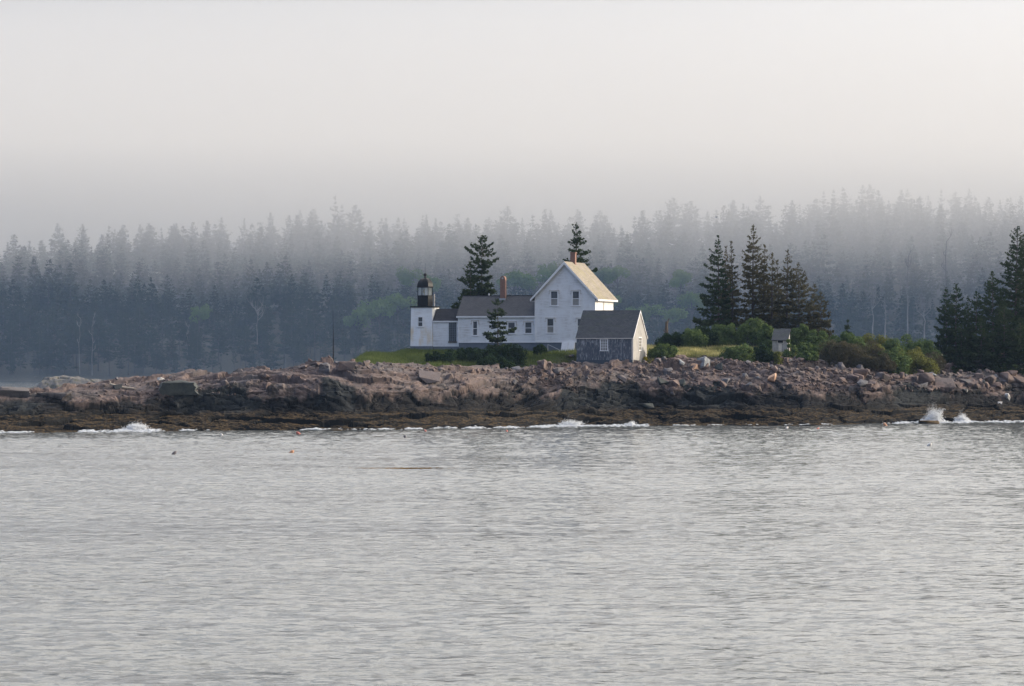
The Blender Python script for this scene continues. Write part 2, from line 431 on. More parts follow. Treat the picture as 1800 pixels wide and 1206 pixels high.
def rock_material(name, terrain):
    m, n, l, b = new_mat(name); t = NT(m)
    P = t.pos(); s = t.sep(P)
    big = t.noise(P, 0.22, 4.0, 0.6)
    mid = t.noise(P, 1.1, 6.0, 0.65)
    fine = t.noise(P, 6.0, 6.0, 0.7)
    streak = t.noise(t.mapping(P, (0.9, 0.6, 0.22)), 1.0, 5.0, 0.65)
    pink = t.mix(t.remap(mid, 0.35, 0.65), (0.096, 0.073, 0.069), (0.188, 0.142, 0.128))
    pink = t.mix(t.remap(big, 0.45, 0.66, 0, 0.8), pink, (0.12, 0.112, 0.115))
    pink = t.mix(t.remap(fine, 0.5, 0.75, 0, 0.55), pink, (0.08, 0.065, 0.062))
    pink = t.mix(t.math('MULTIPLY', t.remap(streak, 0.52, 0.68), 0.6), pink, (0.05, 0.048, 0.05))
    lich = t.noise(P, 2.4, 5.0, 0.7)
    pink = t.mix(t.remap(lich, 0.60, 0.72, 0, 0.5), pink, (0.24, 0.215, 0.195))
    if not terrain:
        r = t.rand()
        pink = t.mix(t.remap(r, 0.62, 0.70, 0, 0.85), pink, (0.12, 0.125, 0.14))
        pink = t.mix(t.remap(r, 0.86, 0.92, 0, 0.8), pink, (0.05, 0.058, 0.062))
        rr = t.math('FRACT', t.math('MULTIPLY', r, 7.31))
        pink = t.mix(t.math('MULTIPLY', rr, 0.35), pink, (0.22, 0.15, 0.12))
    # tide-blackened zone with a ragged upper limit
    lim = t.math('ADD', t.math('MULTIPLY', t.math('SUBTRACT', streak, 0.5), 3.4), t.math('MULTIPLY', t.math('SUBTRACT', big, 0.5), 5.0))
    zz = t.math('SUBTRACT', t.math('SUBTRACT', s['Z'], lim), t.remap(s['X'], -48.0, -15.0, -0.55, 0.0))
    dark = t.mix(t.remap(mid, 0.35, 0.7), (0.008, 0.009, 0.011), (0.024, 0.022, 0.022))
    col = t.mix(t.remap(zz, 3.5, 4.7), dark, pink)
    # rockweed close to the water, with lit ochre highlights painted on upward faces
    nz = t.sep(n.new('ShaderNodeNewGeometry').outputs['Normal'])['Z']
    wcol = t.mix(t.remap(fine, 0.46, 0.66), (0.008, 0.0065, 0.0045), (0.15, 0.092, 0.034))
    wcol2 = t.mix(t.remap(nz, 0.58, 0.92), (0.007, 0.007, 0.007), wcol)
    wl_ = t.math('ADD', s['Z'], t.math('MULTIPLY', t.math('SUBTRACT', mid, 0.5), -1.8))
    col = t.mix(t.remap(wl_, 1.7, 2.5, 1.0, 0.0), col, wcol2)
    if terrain:
        a = n.new('ShaderNodeAttribute'); a.attribute_name = 'turf'
        soil = t.mix(t.remap(mid, 0.35, 0.65), (0.035, 0.042, 0.018), (0.08, 0.078, 0.035))
        col = t.mix(a.outputs['Fac'], col, soil)
        dk = n.new('ShaderNodeAttribute'); dk.attribute_name = 'dyke'
        dcol = t.mix(t.remap(mid, 0.35, 0.7), (0.012, 0.014, 0.017), (0.034, 0.037, 0.038))
        col = t.mix(t.math('MULTIPLY', dk.outputs['Fac'], t.remap(s['Z'], 1.6, 2.4)), col, dcol)
    l.new(col, b.inputs['Base Color'])
    l.new(t.bump(t.math('ADD', t.math('MULTIPLY', fine, 0.5), mid), 0.7, 0.12), b.inputs['Normal'])
    b.inputs['Roughness'].default_value = 0.8; b.inputs['Specular IOR Level'].default_value = 0.1
    return m
M['rock'] = rock_material('granite_ledge', True)
M['boulder'] = rock_material('granite_boulder', False)
def simple_rock(name, c1, c2, c3=None):
    m, n, l, b = new_mat(name); t = NT(m)
    P = t.pos(); mid = t.noise(P, 1.3, 6.0, 0.65); fine = t.noise(P, 5.0, 5.0, 0.7)
    col = t.mix(t.remap(mid, 0.35, 0.65), c1, c2)
    col = t.mix(t.remap(fine, 0.5, 0.75, 0, 0.5), col, tuple(x*0.5 for x in c1))
    if c3: col = t.mix(t.remap(t.noise(P, 0.9, 3.0), 0.52, 0.62), col, c3)
    l.new(col, b.inputs['Base Color']); b.inputs['Roughness'].default_value = 0.85
    l.new(t.bump(mid, 0.6, 0.15), b.inputs['Normal'])
    return m
M['darkrock'] = simple_rock('dark_greenish_rock', (0.02, 0.025, 0.027), (0.05, 0.056, 0.05))
M['palerock'] = simple_rock('guano_white_rock', (0.36, 0.35, 0.335), (0.50, 0.48, 0.46))
M['greyrock'] = simple_rock('blue_grey_rock', (0.15, 0.165, 0.18), (0.22, 0.23, 0.245))
M['tanrock'] = simple_rock('orange_tan_rock', (0.38, 0.23, 0.15), (0.48, 0.31, 0.21))
M['weedrock'] = simple_rock('weed_covered_rock', (0.045, 0.028, 0.012), (0.12, 0.07, 0.02), (0.022, 0.017, 0.012))
M['farrock'] = simple_rock('lichened_ledge', (0.07, 0.064, 0.06), (0.12, 0.107, 0.097), (0.085, 0.075, 0.045))
M['floor'] = simple_rock('forest_floor', (0.035, 0.032, 0.022), (0.06, 0.055, 0.035))

def water_material():
    m, n, l, b = new_mat('sea_water'); t = NT(m)
    P = t.pos()
    n1 = t.noise(t.mapping(P, (0.42, 1.0, 1.0)), 3.9, 5.0, 0.74, 'Color')
    vm = n.new('ShaderNodeVectorMath'); vm.operation = 'SUBTRACT'; l.new(n1, vm.inputs[0]); vm.inputs[1].default_value = (0.5, 0.5, 0.5)
    vs = n.new('ShaderNodeVectorMath'); vs.operation = 'MULTIPLY'; l.new(vm.outputs[0], vs.inputs[0]); wp = t.noise(t.mapping(P, (0.012, 0.05, 1.0)), 1.0, 3.0, 0.55)
    wp = t.remap(wp, 0.32, 0.68, 0.55, 1.30)
    cx3 = n.new('ShaderNodeCombineXYZ'); l.new(t.math('MULTIPLY', wp, 0.7), cx3.inputs[0]); l.new(t.math('MULTIPLY', wp, 1.5), cx3.inputs[1])
    l.new(cx3.outputs[0], vs.inputs[1])
    va = n.new('ShaderNodeVectorMath'); va.operation = 'ADD'; l.new(vs.outputs[0], va.inputs[0])
    l.new(n.new('ShaderNodeNewGeometry').outputs['Normal'], va.inputs[1])
    vn = n.new('ShaderNodeVectorMath'); vn.operation = 'NORMALIZE'; l.new(va.outputs[0], vn.inputs[0])
    l.new(vn.outputs[0], b.inputs['Normal'])
    b.inputs['Base Color'].default_value = (0.08, 0.088, 0.088, 1)
    b.inputs['Roughness'].default_value = 0.10
    b.inputs['IOR'].default_value = 1.333
    b.inputs['Specular IOR Level'].default_value = 0.5
    return m
M['water'] = water_material()

def volume_mat(name, density, col, aniso):
    m = bpy.data.materials.new(name); m.use_nodes = True
    n, l = m.node_tree.nodes, m.node_tree.links
    n.clear()
    o = n.new('ShaderNodeOutputMaterial'); v = n.new('ShaderNodeVolumePrincipled')
    v.inputs['Color'].default_value = rgba(col); v.inputs['Density'].default_value = density; v.inputs['Anisotropy'].default_value = aniso
    l.new(v.outputs[0], o.inputs['Volume'])
    return m

# ------------------------------------------------------------------ island terrain
XS = np.arange(-98, 98.01, 0.2); YS = np.arange(356, 500, 0.2)
kp = np.array([-600, 0, 150, 270, 350, 480, 580, 640, 720, 900, 1010, 1130, 1300, 1500, 1650, 1800, 2400], float)
kx = (kp - CX) / F * 410.0
kw = np.array([764, 763, 761, 758, 757, 757, 757, 757, 756, 752, 748.5, 748, 748, 747, 744, 741.5, 741.5])
kys = CAMH*F/(kw - HZ)
TT = np.arange(-30, 110.01, 0.5)
prof = [   # (metres behind the waterline, height) per column
 [(-30,-7),(0,0),(3,.9),(6,1.5),(8,2.5),(10,3.3),(15,4.3),(22,4.4),(28,3.3),(38,-1),(60,-6)],
 [(-30,-7),(0,0),(3,.9),(6,1.5),(8,2.5),(10,3.3),(15,4.3),(22,4.4),(28,3.3),(38,-1),(60,-6)],
 [(-30,-7),(0,0),(3,.8),(6,1.5),(8,2.5),(10,3.2),(16,4.2),(22,4.3),(30,3.1),(40,-1),(60,-6)],
 [(-30,-7),(0,0),(4,.8),(7,1.4),(9,3.0),(11,3.7),(16,4.7),(22,4.8),(30,3.7),(42,-1),(60,-6)],
 [(-30,-7),(0,0),(4,.9),(8,1.8),(9,4.3),(12,4.6),(17,5.2),(22,5.3),(32,4.2),(46,-1),(60,-6)],
 [(-30,-7),(0,0),(4,.9),(8,2.0),(9.5,4.1),(12,5.2),(17,6.1),(23,6.4),(34,5.4),(50,0),(70,-6)],
 [(-30,-7),(0,0),(5,1.0),(9,2.2),(10.5,4.2),(13,5.4),(18,6.5),(24,6.9),(38,6.7),(60,2),(80,-6)],
 [(-30,-7),(0,0),(5,1.0),(10,2.2),(11.5,4.2),(14,5.8),(18,6.6),(24,7.2),(46,8.6),(66,6),(100,-6)],
 [(-30,-7),(0,0),(5,1.0),(10,2.2),(11.5,4.2),(14,5.6),(18,6.3),(24,6.7),(50,8.7),(70,8),(105,-6)],
 [(-30,-7),(0,0),(5,1.2),(9,2.1),(10.5,4.1),(13,5.2),(17,6.1),(22,6.5),(34,8.3),(60,9.0),(105,-4)],
 [(-30,-7),(0,0),(4,1.4),(6.5,2.2),(7.5,3.8),(9.5,5.4),(12,6.6),(18,7.4),(22,8.4),(50,9.2),(105,-4)],
 [(-30,-7),(0,0),(4,1.5),(6.5,2.2),(7.5,3.7),(10,5.4),(12.5,6.7),(17,7.8),(26,8.9),(50,9.5),(105,-4)],
 [(-30,-7),(0,0),(4,1.5),(6.5,2.3),(7.5,3.5),(11,5.2),(15,6.7),(18,7.7),(28,9.0),(50,9.8),(105,-4)],
 [(-30,-7),(0,0),(4,1.5),(6.5,2.3),(7.5,3.5),(11,5.1),(15,6.5),(19,7.4),(28,8.8),(50,9.6),(105,-4)],
 [(-30,-7),(0,0),(4,1.5),(6.5,2.2),(7.5,3.4),(11,5.1),(15,6.2),(20,6.9),(30,8.2),(50,9.0),(105,-4)],
 [(-30,-7),(0,0),(4,1.4),(6.5,2.2),(7.5,3.3),(11,4.9),(15,5.9),(20,6.5),(30,7.6),(50,8.4),(105,-4)],
 [(-30,-7),(0,0),(4,1.4),(6.5,2.2),(7.5,3.3),(11,4.9),(15,5.9),(20,6.5),(30,7.6),(50,8.4),(105,-4)],
]
ZT = np.array([np.interp(TT, [a for a, b in p], [b for a, b in p]) for p in prof])
kturf = np.array([999,999,999,999,999,999,29,23,22,22,19,19,20,21,23,25,25], float)   # where turf starts behind the waterline
sx_ = np.arange(-260, 260.1, 1.0)
sy_ = np.interp(sx_, kx, kys); gk = np.exp(-0.5*(np.arange(-30, 31)/9.0)**2); gk /= gk.sum()
sy_ = np.convolve(np.pad(sy_, 30, mode='edge'), gk, 'valid')
def shore(x): return np.interp(x, sx_, sy_)
def base_h(x, Y):
    t = np.clip((Y - shore(x) - TT[0]) / 0.5, 0, len(TT) - 1.001)
    c = np.clip(np.interp(x, kx, np.arange(len(kx))), 0, len(kx) - 1.001)
    ti = t.astype(int); tf = t - ti; ci = c.astype(int); cf = c - ci
    cf = cf*cf*(3-2*cf)
    return (ZT[ci, ti]*(1-tf)+ZT[ci, ti+1]*tf)*(1-cf) + (ZT[ci+1, ti]*(1-tf)+ZT[ci+1, ti+1]*tf)*cf
def turf_w(x, Y):
    t0 = np.interp(x, kx, np.minimum(kturf, 60))
    return smooth01(-1.0, 1.5, Y - shore(x) - t0 + 2.2*fbm(x*0.25, Y*0.25, 91, 3))
def rock_relief(x, v, weed):
    """broken granite relief over the slope: x along the shore, v metres up the slope"""
    wob = 1.4*fbm(x*0.25, v*0.35, 5, 3)
    c1, d1, i1, j1, e1 = voronoi(x + wob + 0.3*v, v + 0.6*wob + 0.05*x, 6.5, 2.0, 3)
    c2, d2, i2, j2, e2 = voronoi(x - 0.35*v, v + 0.5*wob, 2.4, 1.05, 23)
    c3, d3, i3, j3, e3 = voronoi(x + 0.3*v, v - 0.2*x, 0.95, 0.55, 43)
    r1 = hash2(i1, j1, 7) - .5; r2 = hash2(i2, j2, 8) - .5; r3 = hash2(i3, j3, 9) - .5
    t1 = (hash2(i1, j1, 70) - .5)*(x + wob + .3*v - c1)*0.16 + (hash2(i1, j1, 73) - .35)*(v + .6*wob + .05*x - d1)*0.30
    t2 = (hash2(i2, j2, 71) - .5)*(x - .35*v - c2)*0.34 + (hash2(i2, j2, 72) - .4)*(v + .5*wob - d2)*0.42
    t3 = (hash2(i3, j3, 74) - .5)*(x + .3*v - c3)*0.35 + (hash2(i3, j3, 75) - .5)*(v - .2*x - d3)*0.40
    c0, d0, i0, j0, e0 = voronoi(x + 1.6*wob + 0.4*v, v + 0.5*wob, 13.0, 3.4, 103)
    r0 = hash2(i0, j0, 104) - .5; t0 = (hash2(i0, j0, 105) - .3)*(v + .5*wob - d0)*0.30 + (hash2(i0, j0, 106) - .5)*(x + 1.6*wob + .4*v - c0)*.10
    brk = smooth01(-.25, .35, fbm(x*.09 + 40, v*.22, 107, 3))           # how broken the ledge is here
    d = 1.25*r0 + t0 + 0.70*r1 + t1 + (0.22 + 0.5*brk)*(0.9*r2 + t2) + (.10 + .30*brk)*(r3 + t3)
    d = d - 0.30*np.exp(-e0/0.02)
    # sheet joints: treads that overhang dark undercut risers
    q = (v + 0.10*x + 1.1*fbm(x*.10, v*.18, 111, 3) + .25*fbm(x*.5, v*.5, 112, 2))/1.9; q = q - np.floor(q)
    d = d + (.30 + .45*fbm(x*.07 + 9, v*.15, 113, 2))*(np.where(q < .82, q*.9, (1-q)/.18*.74) - .4)
    d = d - 0.20*np.exp(-e1/0.03) - 0.12*np.exp(-e2/0.05) - 0.05*np.exp(-e3/0.07)
    d = d + 0.18*fbm(x*0.5, v*0.7, 12, 4) + 0.10*fbm(x*2.6, v*2.6, 14, 3)
    # rockweed ledges: long low steps with shaggy rounded tops
    q1, q2, k1, k2, f1 = voronoi(x + 0.8*wob + 0.5*v, v + 0.35*wob, 5.6, 1.45, 57)
    w = 1.0*(hash2(k1, k2, 58) - .5) + (hash2(k1, k2, 59) - .30)*(v + .35*wob - q2)*0.55 - 0.18*np.exp(-f1/0.06) + 0.35*fbm(x*0.8, v*1.3, 33, 4) + .12*fbm(x*3.5, v*3.5, 36, 2)
    return d*(1-weed) + w*weed
# one row of points per column, evenly spaced along the slope so that cliffs get as many as shelves
ROWS = 600
tt_ = np.concatenate([np.arange(-6, 46, 0.02), np.arange(46, 116, 0.1)])
VX = np.repeat(XS[None, :], ROWS, 0); VY = np.zeros(VX.shape); VZ = np.zeros(VX.shape); VV = np.zeros(VX.shape); NY = np.zeros(VX.shape); NZ = np.zeros(VX.shape)
bow = 1.3*fbm(XS*0.11, XS*0, 62, 3)
for c in range(len(XS)):
    x = np.full(tt_.shape, XS[c]); Yc = float(shore(XS[c])) + tt_ + bow[c]*np.clip(1 - tt_/22, 0, 1)
    z = base_h(x, float(shore(XS[c])) + tt_)
    sl = np.hypot(np.diff(Yc), np.diff(z)); wgt = sl*np.where(tt_[:-1] < 27, 1.0, 0.30)
    S = np.concatenate([[0], np.cumsum(wgt)]); S2 = np.concatenate([[0], np.cumsum(sl)])
    k = np.linspace(0, S[-1], ROWS)
    VY[:, c] = np.interp(k, S, Yc); VZ[:, c] = np.interp(k, S, z); VV[:, c] = np.interp(k, S, S2)
    zs = np.convolve(np.pad(z, 60, mode='edge'), np.ones(121)/121, 'valid')
    g = np.gradient(zs, tt_); g = np.interp(k, S, g); n_ = np.hypot(1, g)
    NY[:, c] = -g/n_; NZ[:, c] = 1/n_
TURF = turf_w(VX, VY)
WEED = 1 - smooth01(1.5, 2.4, VZ + 0.8*fbm(VX*.2, VV*.2, 81, 3))
DISP = rock_relief(VX, VV, WEED)*(1 - TURF)*smooth01(-0.8, 0.25, VZ) + TURF*0.30*fbm(VX*0.25, VY*0.25, 15, 3)
VY = VY + DISP*NY*0.9; VZ = VZ + DISP*NZ
GX, GY = np.meshgrid(XS, YS); GZ = np.zeros(GX.shape)
def rebuild_lookup():
    for c in range(len(XS)):
        o = np.argsort(VY[:, c], kind='stable'); GZ[:, c] = np.interp(YS, VY[o, c], VZ[o, c], left=-6, right=-6)
# level the ground under the buildings (pads are added below before the mesh is made)
def pad(cx_, cy_, rx, ry, z, soft=3.0):
    d = np.maximum(np.abs(VX - cx_) - rx, np.abs(VY - cy_) - ry)
    w = 1 - smooth01(0, soft, d)
    np.copyto(VZ, VZ*(1-w) + z*w)
pad(-11.2, 439, 2.2, 2.2, 8.75); pad(-2, 439, 8, 3, 8.6); pad(8, 438, 4, 4, 8.5); pad(12, 424.5, 4.5, 2.2, 6.75, 1.8)
rebuild_lookup()
def ground(x, Y):
    fx = np.clip((x - XS[0])/0.2, 0, len(XS)-1.001); fy = np.clip((Y - YS[0])/0.2, 0, len(YS)-1.001)
    ix, iy = int(fx), int(fy); a, b = fx-ix, fy-iy
    return float((GZ[iy,ix]*(1-a)+GZ[iy,ix+1]*a)*(1-b) + (GZ[iy+1,ix]*(1-a)+GZ[iy+1,ix+1]*a)*b)
def hit(px, py, Y0=360.0, Y1=498.0):
    """where the line of sight through a photo pixel meets the island"""
    Yr = np.arange(Y0, Y1, 0.15); x = (px - CX)/F*Yr; z = CAMH - (py - HZ)/F*Yr
    fx = np.clip(((x - XS[0])/0.2).astype(int), 0, len(XS)-1); fy = np.clip(((Yr - YS[0])/0.2).astype(int), 0, len(YS)-1)
    below = np.nonzero(GZ[fy, fx] >= z)[0]
    if len(below) == 0: return None
    k = below[0]
    return Vector((float(x[k]), float(Yr[k]), float(z[k])))
def grid_mesh(name, gx, gy, gz, mat, smooth=False):
    ny, nx = gx.shape
    V = np.stack([gx.ravel(), gy.ravel(), gz.ravel()], 1)
    i = np.arange(ny*nx).reshape(ny, nx)
    Q = np.stack([i[:-1,:-1].ravel(), i[:-1,1:].ravel(), i[1:,1:].ravel(), i[1:,:-1].ravel()], 1)
    return np_mesh(name, V, Q, None, [mat], smooth)
me = grid_mesh('island_ground', VX, VY, VZ, M['rock'])
at = me.attributes.new('turf', 'FLOAT', 'POINT'); at.data.foreach_set('value', TURF.ravel().astype(np.float32))
GP = CX + F*VX/410.0
dy_ = np.zeros(VX.shape)
for a, b, t0, t1 in ((345, 470, 6, 11.5), (985, 1120, 5.5, 9), (1200, 1300, 5.5, 8.5), (60, 130, 6, 11), (575, 640, 8, 12), (1600, 1700, 6, 10)):
    tt = VY - shore(VX) + 1.5*fbm(VX*0.5, VV*0.5, 77, 3); pp = GP + 30*fbm(VX*0.4, VV*0.4, 78, 3)
    dy_ = np.maximum(dy_, smooth01(a-6, a+6, pp)*(1-smooth01(b-6, b+6, pp))*smooth01(t0-.4, t0+.4, tt)*(1-smooth01(t1-.4, t1+.4, tt)))
at = me.attributes.new('dyke', 'FLOAT', 'POINT'); at.data.foreach_set('value', dy_.ravel().astype(np.float32))
tag(link('island_ground', me), 'pink granite island with dark tide line and turf top', None, None, 'structure')

# ------------------------------------------------------------------ sea
def make_water():
    rng = np.random.default_rng(11)
    x0, x1, y0, y1 = -88.0, 88.0, 66.0, 446.0
    nx, ny = 480, 1280
    kx_ = np.fft.fftfreq(nx, (x1-x0)/nx)*2*np.pi; ky_ = np.fft.fftfreq(ny, (y1-y0)/ny)*2*np.pi
    KX, KY = np.meshgrid(kx_, ky_); K = np.sqrt(KX**2 + KY**2) + 1e-6
    def field(kp_, spread, lo):
        wdir = np.abs(KY*math.cos(0.25) + KX*math.sin(0.25))/K
        S = np.exp(-1.0*(kp_/K)**2)/K**4 * wdir**spread * np.exp(-(K*lo)**2)
        g = rng.normal(size=K.shape) + 1j*rng.normal(size=K.shape)
        f = np.real(np.fft.ifft2(np.sqrt(S)*g)); return f/f.std()
    chop = field(2*np.pi/2.4, 3, 0.08); swell = field(2*np.pi/26.0, 6, 1.2)
    X, Y = np.meshgrid(np.linspace(x0, x1, nx), np.linspace(y0, y1, ny))
    patch = 0.75 + 0.7*fbm(X*0.012, Y*0.03, 61, 3)
    fade = smooth01(0, 6, np.minimum(np.minimum(X-x0, x1-X), np.minimum(Y-y0, y1-Y)))
    Z = (0.036*chop*patch + 0.03*swell)*fade
    V = np.stack([X.ravel(), Y.ravel(), Z.ravel()], 1)
    i = np.arange(nx*ny).reshape(ny, nx)
    Q = np.stack([i[:-1,:-1].ravel(), i[:-1,1:].ravel(), i[1:,1:].ravel(), i[1:,:-1].ravel()], 1)
    n0 = len(V); BX0, BX1, BY0, BY1 = -900, 900, -150, 1120
    ex = np.array([(BX0,BY0,0),(BX1,BY0,0),(BX1,BY1,0),(BX0,BY1,0),(x0,y0,0),(x1,y0,0),(x1,y1,0),(x0,y1,0)])
    V = np.vstack([V, ex])
    Q2 = np.array([(0,1,5,4),(1,2,6,5),(2,3,7,6),(3,0,4,7)]) + n0
    me = np_mesh('water', V, np.vstack([Q, Q2]), None, [M['water']], True)
    tag(link('water', me), 'calm grey rippled sea', None, None, 'structure')
make_water()

# ------------------------------------------------------------------ far wooded hill
rp = np.array([-700, 0, 200, 340, 420, 520, 640, 690, 780, 1000, 1130, 1240, 1300, 1500, 1700, 1800, 2500], float)
rh = np.array([32, 32, 35, 36, 34, 40, 40, 36, 41, 41, 44, 42, 46, 47.5, 48, 46.5, 46], float)
rx_ = (rp - CX)/F*1230.0
def hill_h(x, Y):
    yf = 1046 + 10*np.sin(x*0.021) + 0.02*x
    u = np.clip((Y - yf)/200.0, -0.4, 1.0)
    r = np.interp(x, rx_, rh)
    up_ = r*(1-(1-np.clip(u, 0, 1))**1.45)
    back = np.clip((Y - yf - 260)/300.0, 0, 1)
    return np.where(u < 0, u*12, up_ + 0.9*np.clip(u*30, 0, 1) + 2.2*fbm(x*0.03, Y*0.03, 44, 3)*np.clip(u*8, 0, 1)) - 25*back**1.5
hx, hy = np.meshgrid(np.arange(-520, 521, 5.0), np.concatenate([np.arange(1030, 1300, 4.0), np.arange(1300, 1661, 15.0)]))
tag(link('hill', grid_mesh('hill', hx, hy, hill_h(hx, hy), M['floor'], True)), 'wooded hill across the water', None, None, 'structure')

# ------------------------------------------------------------------ tree builders
def leafquads(pos, out, size, rng, m=3, ratio=0.34, flat=0.6, facing=False):
    N = len(pos)*m
    size = np.repeat(np.broadcast_to(np.asarray(size, float), (len(pos),)), m)
    p = np.repeat(pos, m, 0) + rng.normal(0, 1, (N, 3))*size[:, None]*0.28
    o = np.repeat(out, m, 0)
    a = o*0.9 + rng.normal(0, 0.6, (N, 3))*np.array([1, 1, flat]); a /= np.linalg.norm(a, axis=1, keepdims=True) + 1e-9
    b = np.cross(a, rng.normal(0, 1, (N, 3)) + np.array([0, 0, 1.0])); b /= np.linalg.norm(b, axis=1, keepdims=True) + 1e-9
    if facing:
        nn = o*0.9 + rng.normal(0, 0.5, (N, 3)) + np.array([0, 0, 0.35]); nn /= np.linalg.norm(nn, axis=1, keepdims=True) + 1e-9
        a = np.cross(nn, rng.normal(0, 1, (N, 3))); a /= np.linalg.norm(a, axis=1, keepdims=True) + 1e-9; b = np.cross(nn, a)
    L = (size*rng.uniform(0.65, 1.35, N))[:, None]; W = L*ratio*rng.uniform(0.7, 1.3, N)[:, None]
    V = np.stack([p - a*L*0.4, p + b*W, p + a*L*0.6, p - b*W], 1).reshape(-1, 3)
    Q = np.arange(N*4).reshape(N, 4)
    return V, Q
def cones(segs, n=4):
    """tapered sticks: (p0, p1, r0, r1)"""
    V, Q = [], []
    for p0, p1, r0, r1 in segs:
        p0 = np.array(p0, float); p1 = np.array(p1, float); d = p1-p0; d /= np.linalg.norm(d)+1e-9
        h = np.array([1., 0, 0]) if abs(d[2]) > .8 else np.array([0, 0, 1.])
        a = np.cross(d, h); a /= np.linalg.norm(a); b = np.cross(d, a)
        k = len(V)
        for p, r in ((p0, r0), (p1, r1)):
            for i in range(n):
                t = 2*math.pi*i/n; V.append(p + (a*math.cos(t)+b*math.sin(t))*r)
        for i in range(n): Q.append((k+i, k+(i+1) % n, k+n+(i+1) % n, k+n+i))
    return np.array(V), np.array(Q)
def spruce(seed, h, r, bare=0.08, dens=7.0, tuft=0.36, spacing=0.45, m=3, wood=True, asym=(0, 0), power=0.85, gap=0.0, ragged=0.3, trunk_r=None, ratio=0.34):
    rng = np.random.default_rng(seed)
    nw = max(6, int(h*(1-bare)/spacing))
    pos, out, segs, siz = [], [], [], []
    tr = trunk_r or 0.013*h + 0.03
    lean = rng.normal(0, 0.012, 2)*h
    for i in range(nw):
        u = (i + rng.uniform(0, 0.9))/nw
        z = (bare + (1-bare)*u)*h
        c0 = np.array([lean[0]*u*u, lean[1]*u*u, z])
        L0 = r*(0.96*(1-u)**power*min(1, 0.62+u*3.2) + 0.04) * rng.uniform(1-ragged, 1+0.4*ragged)
        nb = rng.integers(4, 7) if u < 0.85 else 4
        az0 = rng.uniform(0, 6.28)
        for j in range(nb):
            if rng.uniform() < gap: continue
            az = az0 + 6.283*j/nb + rng.normal(0, 0.25)
            dr = np.array([math.cos(az), math.sin(az), 0])
            L = L0*rng.uniform(1-1.3*ragged, 1.12)*(1 + asym[0]*dr[0] + asym[1]*dr[1])
            if L < 0.12: L = 0.12
            el = math.radians(-14 + 50*u**1.3 + rng.normal(0, 6))
            k = max(3, int(L*dens))
            s = rng.uniform(0.18, 1.0, k)**0.75
            lat = rng.normal(0, 1, k)*0.17*L*(1.12 - s)
            zz = math.tan(el)*s*L - 0.18*L*s*(1-s) + 0.10*L*s**3 + rng.normal(0, 0.05, k)
            p = c0 + dr*(s*L)[:, None] + np.array([-dr[1], dr[0], 0])*lat[:, None]
            p[:, 2] += zz
            pos.append(p); o = np.tile(dr, (k, 1)); o[:, 2] = math.sin(el) + 0.05; out.append(o); siz.append(np.full(k, tuft*(1-.55*u**1.5)))
            if wood and L > 0.5: segs.append((c0, c0 + dr*L*0.8 + np.array([0, 0, math.tan(el)*L*0.8 - .03*L]), 0.018+0.012*L, 0.008))
    k = 10
    p = np.zeros((k, 3)); p[:, 2] = rng.uniform(0.95*h, 1.01*h, k); p[:, :2] += lean + rng.normal(0, 0.05, (k, 2))
    pos.append(p); o = np.tile(np.array([0, 0, 1.0]), (k, 1)); out.append(o); siz.append(np.full(k, tuft*.45))
    CV, CQ = leafquads(np.vstack(pos), np.vstack(out), np.concatenate(siz), rng, m, ratio)
    ts = []
    st = 6
    for i in range(st):
        a, b = i/st, (i+1)/st
        ts.append(((lean[0]*a*a, lean[1]*a*a, a*h), (lean[0]*b*b, lean[1]*b*b, b*h), tr*(1-a*0.93), tr*(1-b*0.93)))
    TV, TQ = cones(ts, 6)
    if segs:
        SV, SQ = cones(segs, 3); TQ = np.vstack([TQ, SQ + len(TV)]); TV = np.vstack([TV, SV])
    return (TV, TQ), (CV, CQ)
def place_spruce(name, label, px, py, Y, r, seed, group=None, mat='needle', base=None, cat='tree', **kw):
    kw['dens'] = kw.get('dens', 7.0)*1.5; kw.setdefault('spacing', .42); kw.setdefault('m', 3); kw['gap'] = kw.get('gap', 0)*.7
    x = (px - CX)/F*Y
    g = ground(x, Y) if base is None else base
    h = zat(py, Y) - g
    tr, cr = spruce(seed, h, r, **kw)
    root = empty(name, (x, Y, g - 0.05), 0, label, cat, group)
    link('trunk', np_mesh('trunk', tr[0], tr[1], None, [M['trunk']]), root)
    link('crown', np_mesh('crown', cr[0], cr[1], None, [M[mat]]), root)
    return root
def broadleaf(seed, h, w, n=900, leaf=0.55, trunk=0.35):
    rng = np.random.default_rng(seed)
    pos, out, segs = [], [], []
    nl = 7
    for i in range(nl):
        c = np.array([rng.normal(0, w*0.25), rng.normal(0, w*0.25), h*rng.uniform(trunk+0.12, 0.86)])
        rr = w*rng.uniform(0.22, 0.36)
        d = rng.normal(0, 1, (n//nl, 3)); d /= np.linalg.norm(d, axis=1, keepdims=True)
        pos.append(c + d*rr*rng.uniform(0.55, 1.05, (len(d), 1))*np.array([1, 1, 0.8])); out.append(d)
        segs.append(((0, 0, h*trunk*0.8), c, 0.12, 0.03))
    segs.insert(0, ((0, 0, -0.3), (0, 0, h*0.6), 0.2, 0.1))
    return cones(segs, 5), leafquads(np.vstack(pos), np.vstack(out), leaf, rng, 2, 0.5, 1.0, True)

